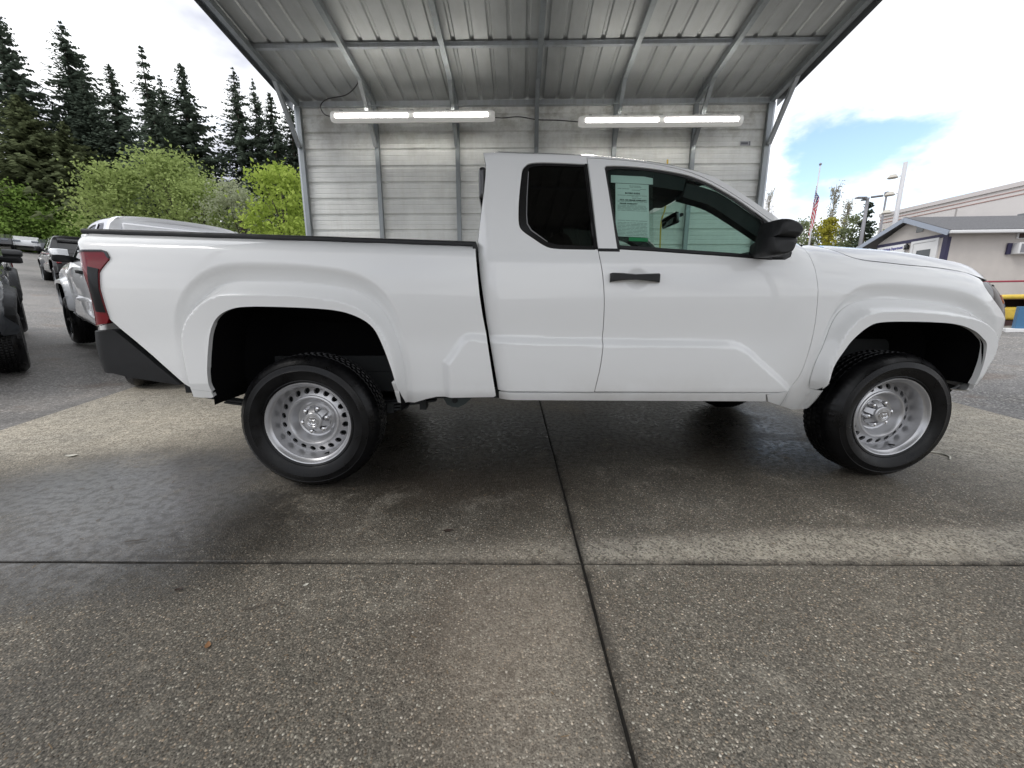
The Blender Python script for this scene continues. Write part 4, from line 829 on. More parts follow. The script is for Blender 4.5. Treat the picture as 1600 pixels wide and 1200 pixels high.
def sheet(n_ribs, pitch, ribw, ribh):
    """profile of a ribbed sheet: (across, height)"""
    p = [(0., 0.)]
    for k in range(n_ribs):
        c = pitch * (k + .5)
        for d in (-.045, .045): p += [(c + d - .006, 0), (c + d, .0025), (c + d + .006, 0)] if False else []
        p += [(c - ribw / 2, 0), (c - ribw * .26, ribh), (c + ribw * .26, ribh), (c + ribw / 2, 0)]
    p.append((pitch * n_ribs, 0.)); return p
RW = .885
pr = sheet(4, RW / 4, .058, .020)
for k in range(8):
    x0 = -.07 + k * RW; up = .0025 if k % 2 else 0.
    for ya, yb in ((.05, RID), (RID, DEP - .06)):
        V = []
        for y in (ya, yb):
            zz = E0 + SL * (-y if ya > RID - .01 and yb >= RID else (y - DEP)) if False else rz(y) if DEP <= y <= 0 else (E0 - SL * y if y > 0 else E0 - SL * (DEP - y))
            V += [(x0 + a + (.012 if a > RW - .01 else 0), y, zz + up + b) for a, b in pr] + [(x0 + a + (.012 if a > RW - .01 else 0), y, zz + up + b + .0012) for a, b in pr]
        n = len(pr); F = []
        for j in range(n - 1): F += [(j, j + 1, 2 * n + j + 1, 2 * n + j), (n + j, 3 * n + j, 3 * n + j + 1, n + j + 1)]
        F += [(j, n + j, n + j + 1, j + 1) for j in range(n - 1)] + [(2 * n + j, 2 * n + j + 1, 3 * n + j + 1, 3 * n + j) for j in range(n - 1)]
        part('roof_panel', (V, F), M['roofing'], cp)
for x0, x1 in ((-.115, -.012), (6.885, 7.0)):
    xo = x0 if x0 < 0 else x1
    for ya, yb in ((.06, RID), (RID, DEP - .07)):
        za = E0 - SL * .06 if ya > 0 else rz(ya); zb = rz(yb) if yb >= DEP else E0 - SL * .07
        sgn = 1 if x0 < 0 else -1
        a, b = Vector((xo + sgn * .006, ya, za - .028)), Vector((xo + sgn * .006, yb, zb - .028))
        part('rake_trim', join(beam(a, b, .004, .125), beam(a + Vector((sgn * .045, 0, .064)), b + Vector((sgn * .045, 0, .064)), .09, .003)), M['trim'], cp)
wp = []
for k_ in range(4):
    b_ = k_ * .2286
    wp += [(b_ + .0, 0), (b_ + .048, 0), (b_ + .052, .004), (b_ + .060, .004), (b_ + .064, 0), (b_ + .112, 0), (b_ + .116, .004), (b_ + .124, .004), (b_ + .128, 0), (b_ + .176, 0), (b_ + .190, .028), (b_ + .214, .028), (b_ + .2284, 0)]
for k in range(5):
    z0 = -.03 + k * .9144 - .55; V = []
    pts = [(z0 + a, b) for a, b in wp]; pts = [(min(max(z, .02), 3.93), b) for z, b in pts]
    pts = [p for i, p in enumerate(pts) if i == 0 or p[0] - pts[i - 1][0] > 1e-4]
    n = len(pts); off = .003 * (k % 2)
    for x in (-.01, 6.88): V += [(x, .004 + off + b, z) for z, b in pts] + [(x, .0055 + off + b, z) for z, b in pts]
    F = []
    for j in range(n - 1): F += [(j, 2 * n + j, 2 * n + j + 1, j + 1), (n + j, n + j + 1, 3 * n + j + 1, 3 * n + j)]
    part('wall_panel', (V, F), M['siding'], cp)
part('corner_trim', join(box(-.035, -.012, -.06, .03, 0, 3.85)), M['bracket'], cp)
part('corner_trim', join(box(6.885, 6.91, -.06, .03, 0, 3.85)), M['bracket'], cp)
def to_world(x, y, z):
    a = math.radians(-3.6); return Vector((-1.841 + x * math.cos(a) - y * math.sin(a), 4.59 + x * math.sin(a) + y * math.cos(a), z))

# ---- strip lights hanging from the rafters
emit = NT('led_tube'); emit.set(Base_Color=(1, 1, 1)); emit.b.inputs['Emission Color'].default_value = (1, .97, .90, 1); emit.b.inputs['Emission Strength'].default_value = 18.0
diff = NT('frosted_diffuser'); diff.set(Base_Color=(.80, .80, .78), Roughness=.35); diff.b.inputs['Emission Color'].default_value = (1, .97, .92, 1); diff.b.inputs['Emission Strength'].default_value = .12
M['housing'] = plain('light_housing', (.45, .45, .43), .5)
def strip_light(x0, x1, z, y, label, skew):
    o = thing('strip_light', label, 'strip light', to_world((x0 + x1) / 2, y, z), math.radians(-3.6), 'twin tube strip lights under the carport roof')
    L = x1 - x0; h = L / 2
    part('housing', rbox(-h + .02, h - .02, .055, .115, -.055, .062, .012), M['housing'], o, auto=40)
    # diffuser: rounded trough
    prof = [(.055, -.066), (.02, -.066), (-.025, -.050), (-.042, -.020), (-.042, .020), (-.025, .050), (.02, .066), (.055, .066)]
    V = []; sts = [(-h, .55), (-h + .02, .85), (-h + .06, 1.), (h - .06, 1.), (h - .02, .85), (h, .55)]
    for x, k in sts: V += [(x, .055 + (a - .055) * k, b * (k * .5 + .5)) for a, b in prof]
    n = len(prof); F = [(i * n + j, (i + 1) * n + j, (i + 1) * n + j + 1, i * n + j + 1) for i in range(len(sts) - 1) for j in range(n - 1)] + [tuple(range(n)), tuple(range((len(sts)) * n - 1, (len(sts) - 1) * n - 1, -1))]
    part('diffuser', (V, F), diff.m, o, auto=50)
    for a, b in ((-h + .09, -.05), (.05, h - .09)):
        P = [(a, -.034, .006)] + [(a + (b - a) * q, -.036, .006) for q in (.01, .5, .99)] + [(b, -.034, .006)]
        tb = part('lamp_tube', xf(tube([(a, 0, 0), (a + .012, 0, 0), (b - .012, 0, 0), (b, 0, 0)], .026, 12), Matrix.Translation((0, -.030, -.010))), emit.m, o, smooth=True)
    for x in np.linspace(-h + .15, h - .15, 5): part('clip', box(x - .02, x + .02, .0, .06, .062, .078), M['housing'], o)
    for x in (-h + .55, h - .55): part('hanger_wire', tube([(x, .08, .06), (x, .08, rz(y) - z - .02)], .003, 5), M['tube'], o)
    return o
strip_light(.680, 2.925, 3.532, -.50, 'lit strip light on the left, a cable looping up from its end', 1)
strip_light(4.065, 6.262, 3.452, -.50, 'lit twin tube strip light on the right, above the front half of the pickup', -1)
M['cable'] = plain('grey_cable', (.05, .045, .045), .6); M['yellow'] = plain('yellow_paint', (.62, .44, .06), .45, var=.15)
def loose(pts, r, name, label, cat, mat, n=6): return tag(mesh_obj(name, tube(cr(pts, 6), r, n), mat, smooth=True), label, cat)
loose([to_world(*p) for p in ((.685, -.42, 3.55), (.56, -.40, 3.60), (.50, -.36, 3.72), (.58, -.30, 3.83), (.86, -.34, 3.86), (1.06, -.45, 3.93), (1.10, -.52, 3.99))], .007, 'power_cable', 'dark power cable looping from the left strip light up to the roof brace', 'cable', M['cable'])
loose([to_world(*p) for p in ((2.93, -.42, 3.53), (3.05, -.36, 3.55), (3.25, -.22, 3.62), (3.52, -.10, 3.63), (3.80, -.2, 3.58), (4.06, -.42, 3.47))], .007, 'power_cable', 'dark power cable strung between the two strip lights', 'cable', M['cable'])
loose([to_world(*p) for p in ((5.43, -.075, 3.1), (5.45, -.075, 2.55), (5.44, -.08, 2.40), (5.40, -.08, 2.2), (5.42, -.075, 1.6), (5.40, -.075, .9))], .012, 'extension_lead', 'yellow lead hanging down the back wall, seen through the pickup side window', 'lead', M['yellow'])
o = thing('wall_sticker', 'small grey sticker near the upper right corner of the carport back wall', 'sticker', to_world(6.57, -.003, 3.335), math.radians(-3.6))
part('sticker_sheet', box(-.075, .075, -.002, .0, -.03, .03), plain('sticker_grey', (.42, .42, .44), .5), o)
part('sticker_print', join(box(-.065, .035, -.0045, -.0025, -.014, .014), box(.052, .062, -.0045, -.0025, -.028, .028)), plain('sticker_print', (.12, .12, .14), .5), o)

# ================================================================= vehicles
truck = build_truck()
# paper in a plastic sleeve hanging inside the door glass
bg_ = thing('price_sheet', 'printed sheet in a clear plastic sleeve hanging inside the pickup side window', 'window sheet', (1.79, .215, 1.54))
t = NT('sleeve_plastic'); t.n.remove(t.b); a = t.new('ShaderNodeBsdfTransparent'); a.inputs['Color'].default_value = (.90, .92, .91, 1); b = t.new('ShaderNodeBsdfGlossy'); b.inputs['Roughness'].default_value = .15
mx = t.new('ShaderNodeMixShader'); mx.inputs[0].default_value = .06; t.link(a.outputs[0], mx.inputs[1]); t.link(b.outputs[0], mx.inputs[2]); t.link(mx.outputs[0], t.out.inputs['Surface'])
lean = Matrix.Rotation(-.30, 4, 'X') @ Matrix.Rotation(math.radians(2), 4, 'Y')
def sheet_part(nm, vf, mat): return part(nm, xf(vf, lean), mat, bg_)
sheet_part('plastic_sleeve', box(-.118, .118, -.001, .001, -.185, .150), t.m)
sheet_part('header_strip', box(-.118, .118, -.0025, -.0012, .152, .196), plain('strip_white', (.78, .80, .79), .4))
sheet_part('paper', box(-.093, .093, -.004, -.0025, -.158, .148), plain('paper_white', (.80, .81, .80), .7, var=.04))
M['ink'] = plain('printed_ink', (.06, .07, .07), .7)
sheet_part('green_label', box(-.02, .085, -.0045, -.0025, -.182, -.161), plain('label_green', (.03, .30, .12), .5))
def print_text(body, x, z, size, bold=0.):
    ob = text_mesh(body, size, .0002, 'printed_text', M['ink'], bg_, 'LEFT', bold); ob.matrix_local = lean @ Matrix.Translation((x, -.0050, z)) @ Matrix.Rotation(math.pi / 2, 4, 'X'); return ob
print_text('BUYERS GUIDE', -.040, .092, .0125, .0005); print_text('AS IS - NO DEALER WARRANTY', -.070, .052, .0105, .0005); print_text('DEALER WARRANTY', -.070, .031, .0105, .0005)
rnd = random.Random(4); ln = []
for z in (.136, .129, .118, .112, .080, .073, .064, .044, .021, .014, .007, .0, -.008, -.066, -.078, -.086, -.094, -.102, -.110, -.118, -.126, -.134, -.142, -.15):
    x = -.082
    while x < .078:
        w = rnd.uniform(.01, .05); w = min(w, .082 - x)
        if z > .06 and rnd.random() < .4: x += w + .01; continue
        ln.append(box(x, x + w, -.0048, -.0040, z - .0011, z + .0011)); x += w + .004
stuff(sheet_part('printed_lines', join(*ln), plain('fine_print', (.30, .32, .32), .7)))

def copy_tree(o, parent=None, swap=None):
    c = o.copy(); COL.objects.link(c); c.parent = parent
    for i, sl in enumerate(c.material_slots):
        nm = swap(o.name.split('.')[0], sl.material) if swap and sl.material else None
        if nm: sl.link = 'OBJECT'; sl.material = nm
    for ch in o.children: copy_tree(ch, c, swap)
    return c
M['sky_glass'] = plain('reflecting_window', (.42, .45, .50), .06, .85)
M['white2'] = car_paint('cool_white_paint', (.88, .89, .91))
def swap_white(n, m):
    if n == 'door_mirror': return M['white2']
    if n == 'rear_window': return M['sky_glass']
    if n == 'brake_light': return M['white2']
    if m == M['white']: return M['white2']
    if n == 'wheel': return M['gloss_black']
def swap_dark(n, m):
    if n in ('front_bumper', 'fender_flare'): return M['plastic']
    if n in ('hub_cap', 'wheel'): return M['chrome']
    if m == M['white']: return M['darkpaint']
def place_truck(o, loc, head, pitch, scale):
    o.matrix_world = Matrix.Translation(loc) @ Matrix.Rotation(head, 4, 'Z') @ Matrix.Rotation(-pitch, 4, 'Y') @ Matrix.Scale(scale, 4)
S = 1.11; h = math.radians(141.4); pt_ = math.radians(4.8)
t2 = copy_tree(truck, None, swap_white); R = Matrix.Rotation(h, 4, 'Z') @ Matrix.Rotation(-pt_, 4, 'Y')
place_truck(t2, Vector((-6.38, 5.30, .326)) - R @ Vector((1.73 * S, .90 * S, 0)), h, pt_, S)
t2['label'] = 'white pickup with white door mirrors standing behind the tail of the side-on pickup'
t3 = copy_tree(truck, None, swap_dark); h3 = math.radians(-43); S3 = 1.04; p3 = math.radians(-5.5); R3 = Matrix.Rotation(h3, 4, 'Z') @ Matrix.Rotation(-p3, 4, 'Y')
place_truck(t3, Vector((-5.06, 3.28, .165)) - R3 @ Vector((1.73 * S3, .90 * S3, 0)), h3, p3, S3)
t3['label'] = 'dark grey pickup cut off by the left edge of the photo, nose towards the viewer'
for q in (truck, t2, t3): q['group'] = 'pickup trucks'

def simple_car(loc, head, paint, label, cat, L=4.6, W_=1.8, H=1.6, van=False):
    o = thing('parked_car', label, cat, loc, head, 'cars parked along the far edge of the lot')
    h = L / 2; b = W_ / 2
    if van: side = [(-h, .35), (-h, H * .95), (-h + .2, H), (h - 1.3, H), (h - .75, H * .55), (h - .05, H * .48), (h, .35)]
    else: side = [(-h, .35), (-h + .02, .9), (-h + .5, H * .94), (-h + 1.0, H), (h - 2.1, H), (h - 1.25, .98), (h - .15, .86), (h, .6), (h - .02, .35)]
    n = len(side); V = []
    for y, k in ((-b, .93), (-b * .95, 1.), (b * .95, 1.), (b, .93)): V += [(x * (1 if k == 1 else .985), y * (1 - .12 * max(0, (z - .9) / H)), z if k == 1 else z * .985) for x, z in side]
    F = [(j * n + i, j * n + (i + 1) % n, (j + 1) * n + (i + 1) % n, (j + 1) * n + i) for j in range(3) for i in range(n)] + [tuple(range(n))[::-1], tuple(3 * n + i for i in range(n))]
    part('body', (V, F), paint, o, auto=35)
    for s in (-1, 1):
        zt = H * .93; yw = lambda z: s * (b * (1 - .12 * max(0, (z - .9) / H)) + .006)
        x0, x1 = (-h + .6, h - 2.0) if not van else (h - 2.2, h - 1.1)
        q = [(x0, .98), (x1 + .75, .98), (x1 - .05, zt), (x0 + .35, zt)]
        part('side_window', ([(x, yw(z), z) for x, z in q], [(0, 1, 2, 3)] if s < 0 else [(3, 2, 1, 0)]), M['gloss_black'], o)
        for x in (-h + .85, h - .9): part('wheel', xf(lathe([(.0, -.1), (.2, -.1), (.24, -.11), (.33, -.09), (.34, 0), (.33, .09), (.0, .1)], 20), Matrix.Translation((x, s * (b - .1), .33))), M['rubber'], o, auto=40)
        part('headlight', box(h - .12, h + .004, s * b * .55 - .18, s * b * .55 + .18, .66, .80), M['lamp_silver'], o)
    return o
def swap_black(n, m):
    if m == M['white']: return M['blackpaint']
    if n in ('wheel', 'hub_cap'): return M['trim']
t4 = copy_tree(truck, None, swap_black); place_truck(t4, (-15.9, 15.6, float(T(-15.9, 15.6)) - .02), math.radians(141), math.radians(5), 1.0)
t4['label'] = 'black pickup farther up the lot, peeping out past the second white pickup'; t4['group'] = 'pickup trucks'
for (x, y, hd, pm, lb, van) in ((-42.7, 38.9, -42, M['white2'], 'white car at the far end of the lot under the green bushes', False), (-41.6, 35.8, -45, M['blackpaint'], 'black car in front of the bushes, left of the white one', False), (-39.6, 38.2, -40, M['darkpaint'], 'dark grey car nearest the second white pickup in the far row', False), (-43.4, 34.2, -48, plain('red_car', (.35, .03, .03), .3, coat=1.), 'red car in the far row behind the dark mirror', False)):
    simple_car((x, y, float(T(x, y))), math.radians(hd), pm, lb, 'van' if van else 'car', van=van, H=1.35)

# ================================================================= buildings on the right
M['stucco'] = plain('beige_stucco', (.56, .52, .485), .85, var=.06, scale=2, bump=.004); M['shingle'] = plain('grey_shingles', (.13, .13, .135), .9, var=.35, scale=26, bump=.004)
M['navy'] = plain('navy_trim', (.028, .024, .07), .5); M['whitetrim'] = plain('white_trim', (.72, .72, .72), .5); M['beige_trim'] = plain('beige_trim', (.55, .52, .46), .6); M['window_dark'] = plain('window_glass', (.03, .035, .04), .06, coat=.5)
M['fascia'] = plain('blue_grey_fascia', (.33, .37, .44), .5)
gz = float(T(18., 12.9))
of = thing('office_building', 'small beige office with navy corner trim, grey shingle roof and white door', 'office', (18.0, 12.9, gz), math.radians(-7))
LW, GW, EV, RG, RY = 9.0, 3.25, 2.62, 3.42, 1.72
part('wall', join(([(0, 0, -1), (LW, 0, -1), (LW, 0, EV), (0, 0, EV)], [(0, 1, 2, 3)]), ([(0, 0, -1), (0, 0, EV), (0, RY, RG - .05), (0, GW, EV), (0, GW, -1)], [(0, 1, 2, 3, 4)]), ([(0, GW, -1), (0, GW, EV), (LW, GW, EV), (LW, GW, -1)], [(0, 1, 2, 3)]), ([(LW, 0, -1), (LW, GW, -1), (LW, GW, EV), (LW, 0, EV)], [(0, 1, 2, 3)])), M['stucco'], of)
ra, rb = -.30, LW + .3; hip = 4.1
def roof_face(q, th=.07):
    v = [Vector(p) for p in q]; nn = (v[1] - v[0]).cross(v[2] - v[0]).normalized(); nn = nn if nn.z > 0 else -nn
    V = [tuple(p) for p in v] + [tuple(p + nn * th) for p in v]; n = len(v)
    return V, [tuple(range(n))[::-1], tuple(range(n, 2 * n))] + [(i, (i + 1) % n, (i + 1) % n + n, i + n) for i in range(n)]
ea, eb = -.30, GW + .95; ez = EV - .02; ez2 = EV - .10
rf = part('roof', join(roof_face([(ra, ea, ez), (rb - 2.3, ea, ez), (hip, RY, RG), (ra, RY, RG)]), roof_face([(ra, eb, ez2), (ra, RY, RG), (hip, RY, RG), (rb - 2.3, eb, ez2)]), roof_face([(rb - 2.3, ea, ez), (rb - 2.3, eb, ez2), (hip, RY, RG)])), M['shingle'], of)
part('gable_fascia', join(beam((ra - .02, ea - .02, ez - .05), (ra - .02, RY, RG - .04), .03, .17), beam((ra - .02, RY, RG - .04), (ra - .02, eb, ez2 - .05), .03, .17)), M['fascia'], of)
part('gutter', rbox(ra, rb - 2.3, ea - .12, ea - .01, ez - .08, ez + .03, .02), M['whitetrim'], of, auto=40)
part('gable_band', box(-.03, -.002, -.02, GW, EV - .16, EV - .03), M['navy'], of)
part('corner_trim', box(-.04, .09, -.03, .0, -1, EV - .165), M['navy'], of); part('corner_trim', box(-.035, -.002, .0, .16, -1, EV - .165), M['navy'], of)
part('gable_vent', box(-.025, -.002, RY - .62, RY - .32, 2.82, 3.08), M['window_dark'], of)
dr = part('door', box(-.04, -.004, .42, 1.36, .3, 2.38), M['whitetrim'], of); part('door_frame', join(box(-.06, -.002, .30, .41, .3, 2.48), box(-.06, -.002, 1.37, 1.48, .3, 2.48), box(-.06, -.002, .41, 1.37, 2.39, 2.48)), M['whitetrim'], dr); part('door_window', box(-.05, -.041, .58, 1.18, 1.5, 2.10), M['window_dark'], dr)
sg = thing('shop_sign', 'white sign with blue lettering beside the office door', 'sign', (0, 0, 0)); 
sp = Matrix.Translation((18.0, 12.9, gz)) @ Matrix.Rotation(math.radians(-7), 4, 'Z'); sg.matrix_world = sp @ Matrix.Translation((-.03, 2.38, 2.30)) @ Matrix.Rotation(math.radians(-90), 4, 'Z')
part('sign_board', box(-.80, .62, -.02, .02, -.26, .16), plain('sign_white', (.80, .80, .80), .5), sg)
tx = text_mesh('Used Vehicle Department', .150, .004, 'sign_lettering', plain('sign_ink', (.07, .06, .30), .5), sg, bold=.003); tx.matrix_local = Matrix.Translation((-.09, -.026, .02)) @ Matrix.Rotation(math.pi / 2, 4, 'X') @ Matrix.Scale(.78, 4, (1, 0, 0))
part('wall_lamp', join(rbox(-.16, -.02, 1.56, 1.70, 2.2, 2.40, .03), tube([(-.02, 1.63, 2.36), (-.1, 1.63, 2.43)], .02, 6)), M['gloss_black'], of, auto=40)
ac = thing('air_conditioner', 'window air conditioner in a white frame on the office side wall', 'air conditioner', sp @ Vector((2.55, -.02, 2.0)), math.radians(-7))
part('case', rbox(-.33, .33, -.25, 0, -.20, .20, .02), M['whitetrim'], ac, auto=40); part('grille_panel', box(-.26, .26, -.262, -.252, -.15, .15), plain('grille_grey', (.22, .22, .24), .6), ac); part('bracket', box(-.50, -.36, -.05, 0, -.2, .2), M['navy'], ac)
vt = part('vent_hood', box(2.30, 2.75, -.05, -.003, 2.36, 2.56), M['whitetrim'], of); part('vent_opening', box(2.36, 2.62, -.06, -.051, 2.38, 2.54), plain('vent_brown', (.06, .035, .03), .7), vt)
part('pilaster', box(3.18, 3.42, -.16, -.003, -1, EV - .12), M['beige_trim'], of)
part('side_annex', box(3.43, LW, -.55, -.005, -1, EV - .14), plain('annex_shade_stucco', (.36, .34, .34), .85, var=.05, scale=2), of)  # wall beyond the pilaster; its shade is put into the darker stucco
wh = thing('warehouse', 'large beige hall with thin red roofline stripes behind the office', 'warehouse', (33., 31.7, 1.6))
part('wall', join(([(0, 0, -1), (0, -40, -1), (0, -40, 6.5), (0, 0, 6.5)], [(0, 1, 2, 3)]), ([(0, 0, -1), (0, 0, 6.5), (30, 6, 6.5), (30, 6, -1)], [(0, 1, 2, 3)]), ([(0, 0, 6.5), (0, -40, 6.5), (30, -40, 6.5), (30, 6, 6.5)], [(0, 1, 2, 3)])), plain('hall_cladding', (.66, .63, .615), .8, var=.04, scale=1.), wh)
part('parapet_cap', box(-.10, .15, -40, .05, 6.45, 6.72), plain('cap_pale', (.62, .58, .57), .6), wh)
for z in (6.18, 5.93): part('red_stripe', box(-.03, -.004, -40, 0, z, z + .05), plain('stripe_red', (.40, .24, .21), .6), wh)
for y in (-5.7, -11.6): part('wall_joint', box(-.012, -.003, y - .05, y + .05, -1, 5.9), plain('joint_grey', (.36, .34, .33), .8), wh)
part('roof_aerial', tube([(.3, -9.2, 6.6), (.3, -9.2, 7.7)], .035, 6), M['trim'], wh)
part('wall_light', box(-.35, -.003, -9.75, -9.45, 4.55, 4.75), M['trim'], wh)
# things by the kerb in front of the office
yb = thing('safety_barrier', 'yellow tubular safety barrier in front of the office wall', 'barrier', (13.0, 6.9, float(T(13., 6.9))), math.radians(-30))
part('rail', tube(cr([(-.28, 0, -.05), (-.28, 0, .55), (-.22, 0, .66), (-.10, 0, .70), (.6, 0, .71), (1.4, 0, .71)], 4), .055, 10), M['yellow'], yb, smooth=True); part('post', tube([(1.2, 0, -.05), (1.2, 0, .68)], .055, 10), M['yellow'], yb, smooth=True)
bp = thing('blue_post', 'blue square post on a white base plate by the yellow barrier', 'post', (12.62, 6.30, float(T(12.62, 6.3))), math.radians(-40))
part('shaft', rbox(-.10, .10, -.10, .10, .04, .52, .01), plain('blue_paint', (.05, .15, .28), .5), bp); part('base_plate', rbox(-.24, .24, -.2, .2, -.05, .045, .01), M['whitetrim'], bp)
ck = thing('stacked_crate', 'dark crate holding yellow parts behind the barrier', 'crate', (13.5, 7.45, float(T(13.5, 7.45))), math.radians(-40))
part('frame', join(box(-.5, .5, -.3, .3, -.05, .10), box(-.5, -.44, -.3, .3, .10, .66), box(.44, .5, -.3, .3, .10, .66), box(-.5, .5, -.3, .3, .60, .68), box(-.5, .5, .24, .3, .10, .60)), plain('crate_brown', (.05, .022, .02), .7), ck); part('yellow_part', rbox(-.30, .35, -.25, .15, .11, .42, .06), M['yellow'], ck)
part('crate_label', box(-.30, .10, -.306, -.301, .48, .58), M['whitetrim'], ck) if False else None
rr = thing('red_rail', 'red guard rail along the foot of the office wall', 'guard rail', (15.2, 9.4, float(T(15.2, 9.4))), math.radians(-30))
part('beam', rbox(-1.1, 4.0, -.04, .04, .92, .97, .015), plain('red_paint', (.30, .04, .06), .5), rr); [part('post', box(x - .04, x + .04, -.04, .04, -.1, .86), rr.children[0].active_material, rr) for x in (-.95, 2.7)]
kb = thing('kerb', 'pale concrete kerb edging the lot below the office', 'kerb', (14.9, 8.0, float(T(14.9, 8.0))), math.radians(-40)); part('kerb_stone', rbox(-6, 8, -.12, .12, -.3, .10, .03), plain('kerb_concrete', (.48, .46, .42), .8, var=.1), kb)

# ================================================================= poles and flag
M['pole'] = plain('grey_pole', (.23, .23, .25), .5); M['palepole'] = plain('pale_pole', (.58, .58, .60), .5)
fp = thing('flag_pole', 'tall white flagpole right of the pickup door mirror', 'flagpole', (22.48, 25.56, float(T(22.48, 25.56)))); b0 = fp.location.z
part('shaft', tube([(0, 0, 0), (0, 0, 9.95 - b0)], .07, 10, r1=.035), M['palepole'], fp, smooth=True); part('finial', xf(lathe([(0, -.09), (.06, -.06), (.09, 0), (.06, .06), (0, .09)], 12), Matrix.Translation((0, 0, 10.02 - b0))), M['pole'], fp, smooth=True)
t = NT('stars_and_stripes'); uv = t.new('ShaderNodeTexCoord').outputs['UV']; s = t.new('ShaderNodeSeparateXYZ'); t.link(uv, s.inputs[0])
st = t.math('MODULO', t.math('FLOOR', t.math('MULTIPLY', s.outputs[1], 13.)), 2.)
col = t.mix(st, (.55, .03, .06), (.78, .78, .78)); cant = t.math('MULTIPLY', t.math('LESS_THAN', s.outputs[0], .40), t.math('GREATER_THAN', s.outputs[1], .4615))
vs = t.new('ShaderNodeTexVoronoi', Scale=1.0); mp = t.new('ShaderNodeMapping'); mp.inputs['Scale'].default_value = (15, 10, 1); t.link(uv, mp.inputs['Vector']); t.link(mp.outputs[0], vs.inputs['Vector']); vs.inputs['Randomness'].default_value = 0
ct = t.mix(t.math('LESS_THAN', vs.outputs['Distance'], .28), (.025, .03, .13), (.8, .8, .8)); t.link(t.mix(cant, col, ct), t.b.inputs['Base Color']); t.set(Roughness=.8)
# limp flag: cloth hung from the hoist, gathered into folds
nu, nv = 36, 22; V = []; UV = []
for j in range(nv + 1):
    v = j / nv
    for i in range(nu + 1):
        u = i / nu; drop = 2.35 * u ** 1.15; out = .10 + .50 * u * (1 - u) + .10 * u
        fold = .13 * math.sin(u * 13 + v * 2.0) * min(1, u * 3) ; fold2 = .10 * math.sin(u * 8 + v * 5 + 1)
        V.append((-.16 + out * (.55 + .45 * v) + fold * .6, fold + fold2 * u, 8.75 - b0 - (1 - v) * 1.35 * (1 - .25 * u) - drop * (1 - .12 * v))); UV.append((u, v))
F = [(j * (nu + 1) + i, j * (nu + 1) + i + 1, (j + 1) * (nu + 1) + i + 1, (j + 1) * (nu + 1) + i) for j in range(nv) for i in range(nu)]
fo = mesh_obj('american_flag', (V, F), t.m, smooth=True); fo.location = fp.location; fo.rotation_euler[2] = math.radians(-48)
ul = fo.data.uv_layers.new(name='uv'); ul.data.foreach_set('uv', [c for lp in fo.data.loops for c in UV[lp.vertex_index]])
tag(fo, 'limp striped flag hanging down the flagpole', 'flag')
lp_ = thing('car_park_light', 'grey lamp post with three flat heads beyond the office roof', 'lamp post', (27.9, 27.55, float(T(27.9, 27.55)))); z1 = 8.50 - lp_.location.z
part('shaft', tube([(0, 0, 0), (0, 0, z1)], .14, 10, r1=.10), M['pole'], lp_, smooth=True)
for a in (-45, 65, 175): 
    c, s_ = math.cos(math.radians(a)), math.sin(math.radians(a)); part('lamp_head', xf(rbox(.15, .82, -.17, .17, -.03, .07, .03), Matrix.Translation((0, 0, z1)) @ Matrix.Rotation(math.radians(a), 4, 'Z')), M['pole'], lp_, auto=40)
fl = thing('floodlight_pole', 'tall pale pole carrying three floodlights one above the other, left of the hall', 'floodlight pole', (23.5, 20.7, float(T(23.5, 20.7)))); z0 = fl.location.z
part('shaft', tube([(0, 0, 0), (0, 0, 8.62 - z0)], .13, 10, r1=.10), M['palepole'], fl, smooth=True)
for z in (7.95, 7.05, 6.10):
    f = part('floodlight', xf(lathe([(.0, -.12), (.14, -.11), (.20, -.02), (.25, .05), (.22, .07), (.0, .09)], 16), Matrix.Translation((-.30, .30, z - z0)) @ Matrix.Rotation(math.radians(-90), 4, 'X') @ Matrix.Scale(1., 4)), M['beige_trim'], fl, auto=40); part('lamp_arm', tube([(-.12, .12, z - z0), (0, 0, z - z0)], .03, 6), M['palepole'], f)
tp = thing('camera_mast', 'thin dark mast just left of the floodlight pole', 'mast', (23.78, 21.8, float(T(23.78, 21.8)))); z0 = tp.location.z
part('shaft', tube([(0, 0, 0), (0, 0, 7.15 - z0)], .05, 8), M['pole'], tp, smooth=True); part('camera_head', rbox(-.09, .09, -.09, .09, 7.15 - z0, 7.4 - z0, .03), M['pole'], tp)

# ================================================================= vegetation
def leaf_mat(name, a, b, tr=.35):
    t = NT(name); t.n.remove(t.b); c = t.coord(); f = t.noise(c, .9, 5, .65); g2 = t.new('ShaderNodeNewGeometry')
    col = t.mix(t.math('MULTIPLY_ADD', g2.outputs['Random Per Island'], .5, t.math('MULTIPLY_ADD', f, 1.6, -.55), clamp=True), a, b)
    d = t.new('ShaderNodeBsdfDiffuse'); l = t.new('ShaderNodeBsdfTranslucent'); t.link(col, d.inputs[0]); t.link(col, l.inputs[0])
    mx = t.new('ShaderNodeMixShader'); mx.inputs[0].default_value = tr; t.link(d.outputs[0], mx.inputs[1]); t.link(l.outputs[0], mx.inputs[2]); t.link(mx.outputs[0], t.out.inputs['Surface']); return t.m
LF = dict(fir=leaf_mat('fir_needles', (.056, .072, .056), (.112, .142, .104), .2), cedar=leaf_mat('cedar_sprays', (.070, .086, .045), (.165, .190, .095), .25), green=leaf_mat('spring_leaves', (.21, .27, .09), (.42, .50, .19)), lime=leaf_mat('lime_leaves', (.25, .34, .06), (.48, .58, .14)),
          blossom=leaf_mat('pale_blossom_leaves', (.24, .28, .15), (.52, .54, .40)), bush=leaf_mat('bush_leaves', (.12, .20, .045), (.31, .44, .11)), yellow=leaf_mat('yellow_leaves', (.26, .25, .03), (.46, .43, .08)), dull=leaf_mat('dull_green_leaves', (.14, .17, .09), (.28, .32, .17)))
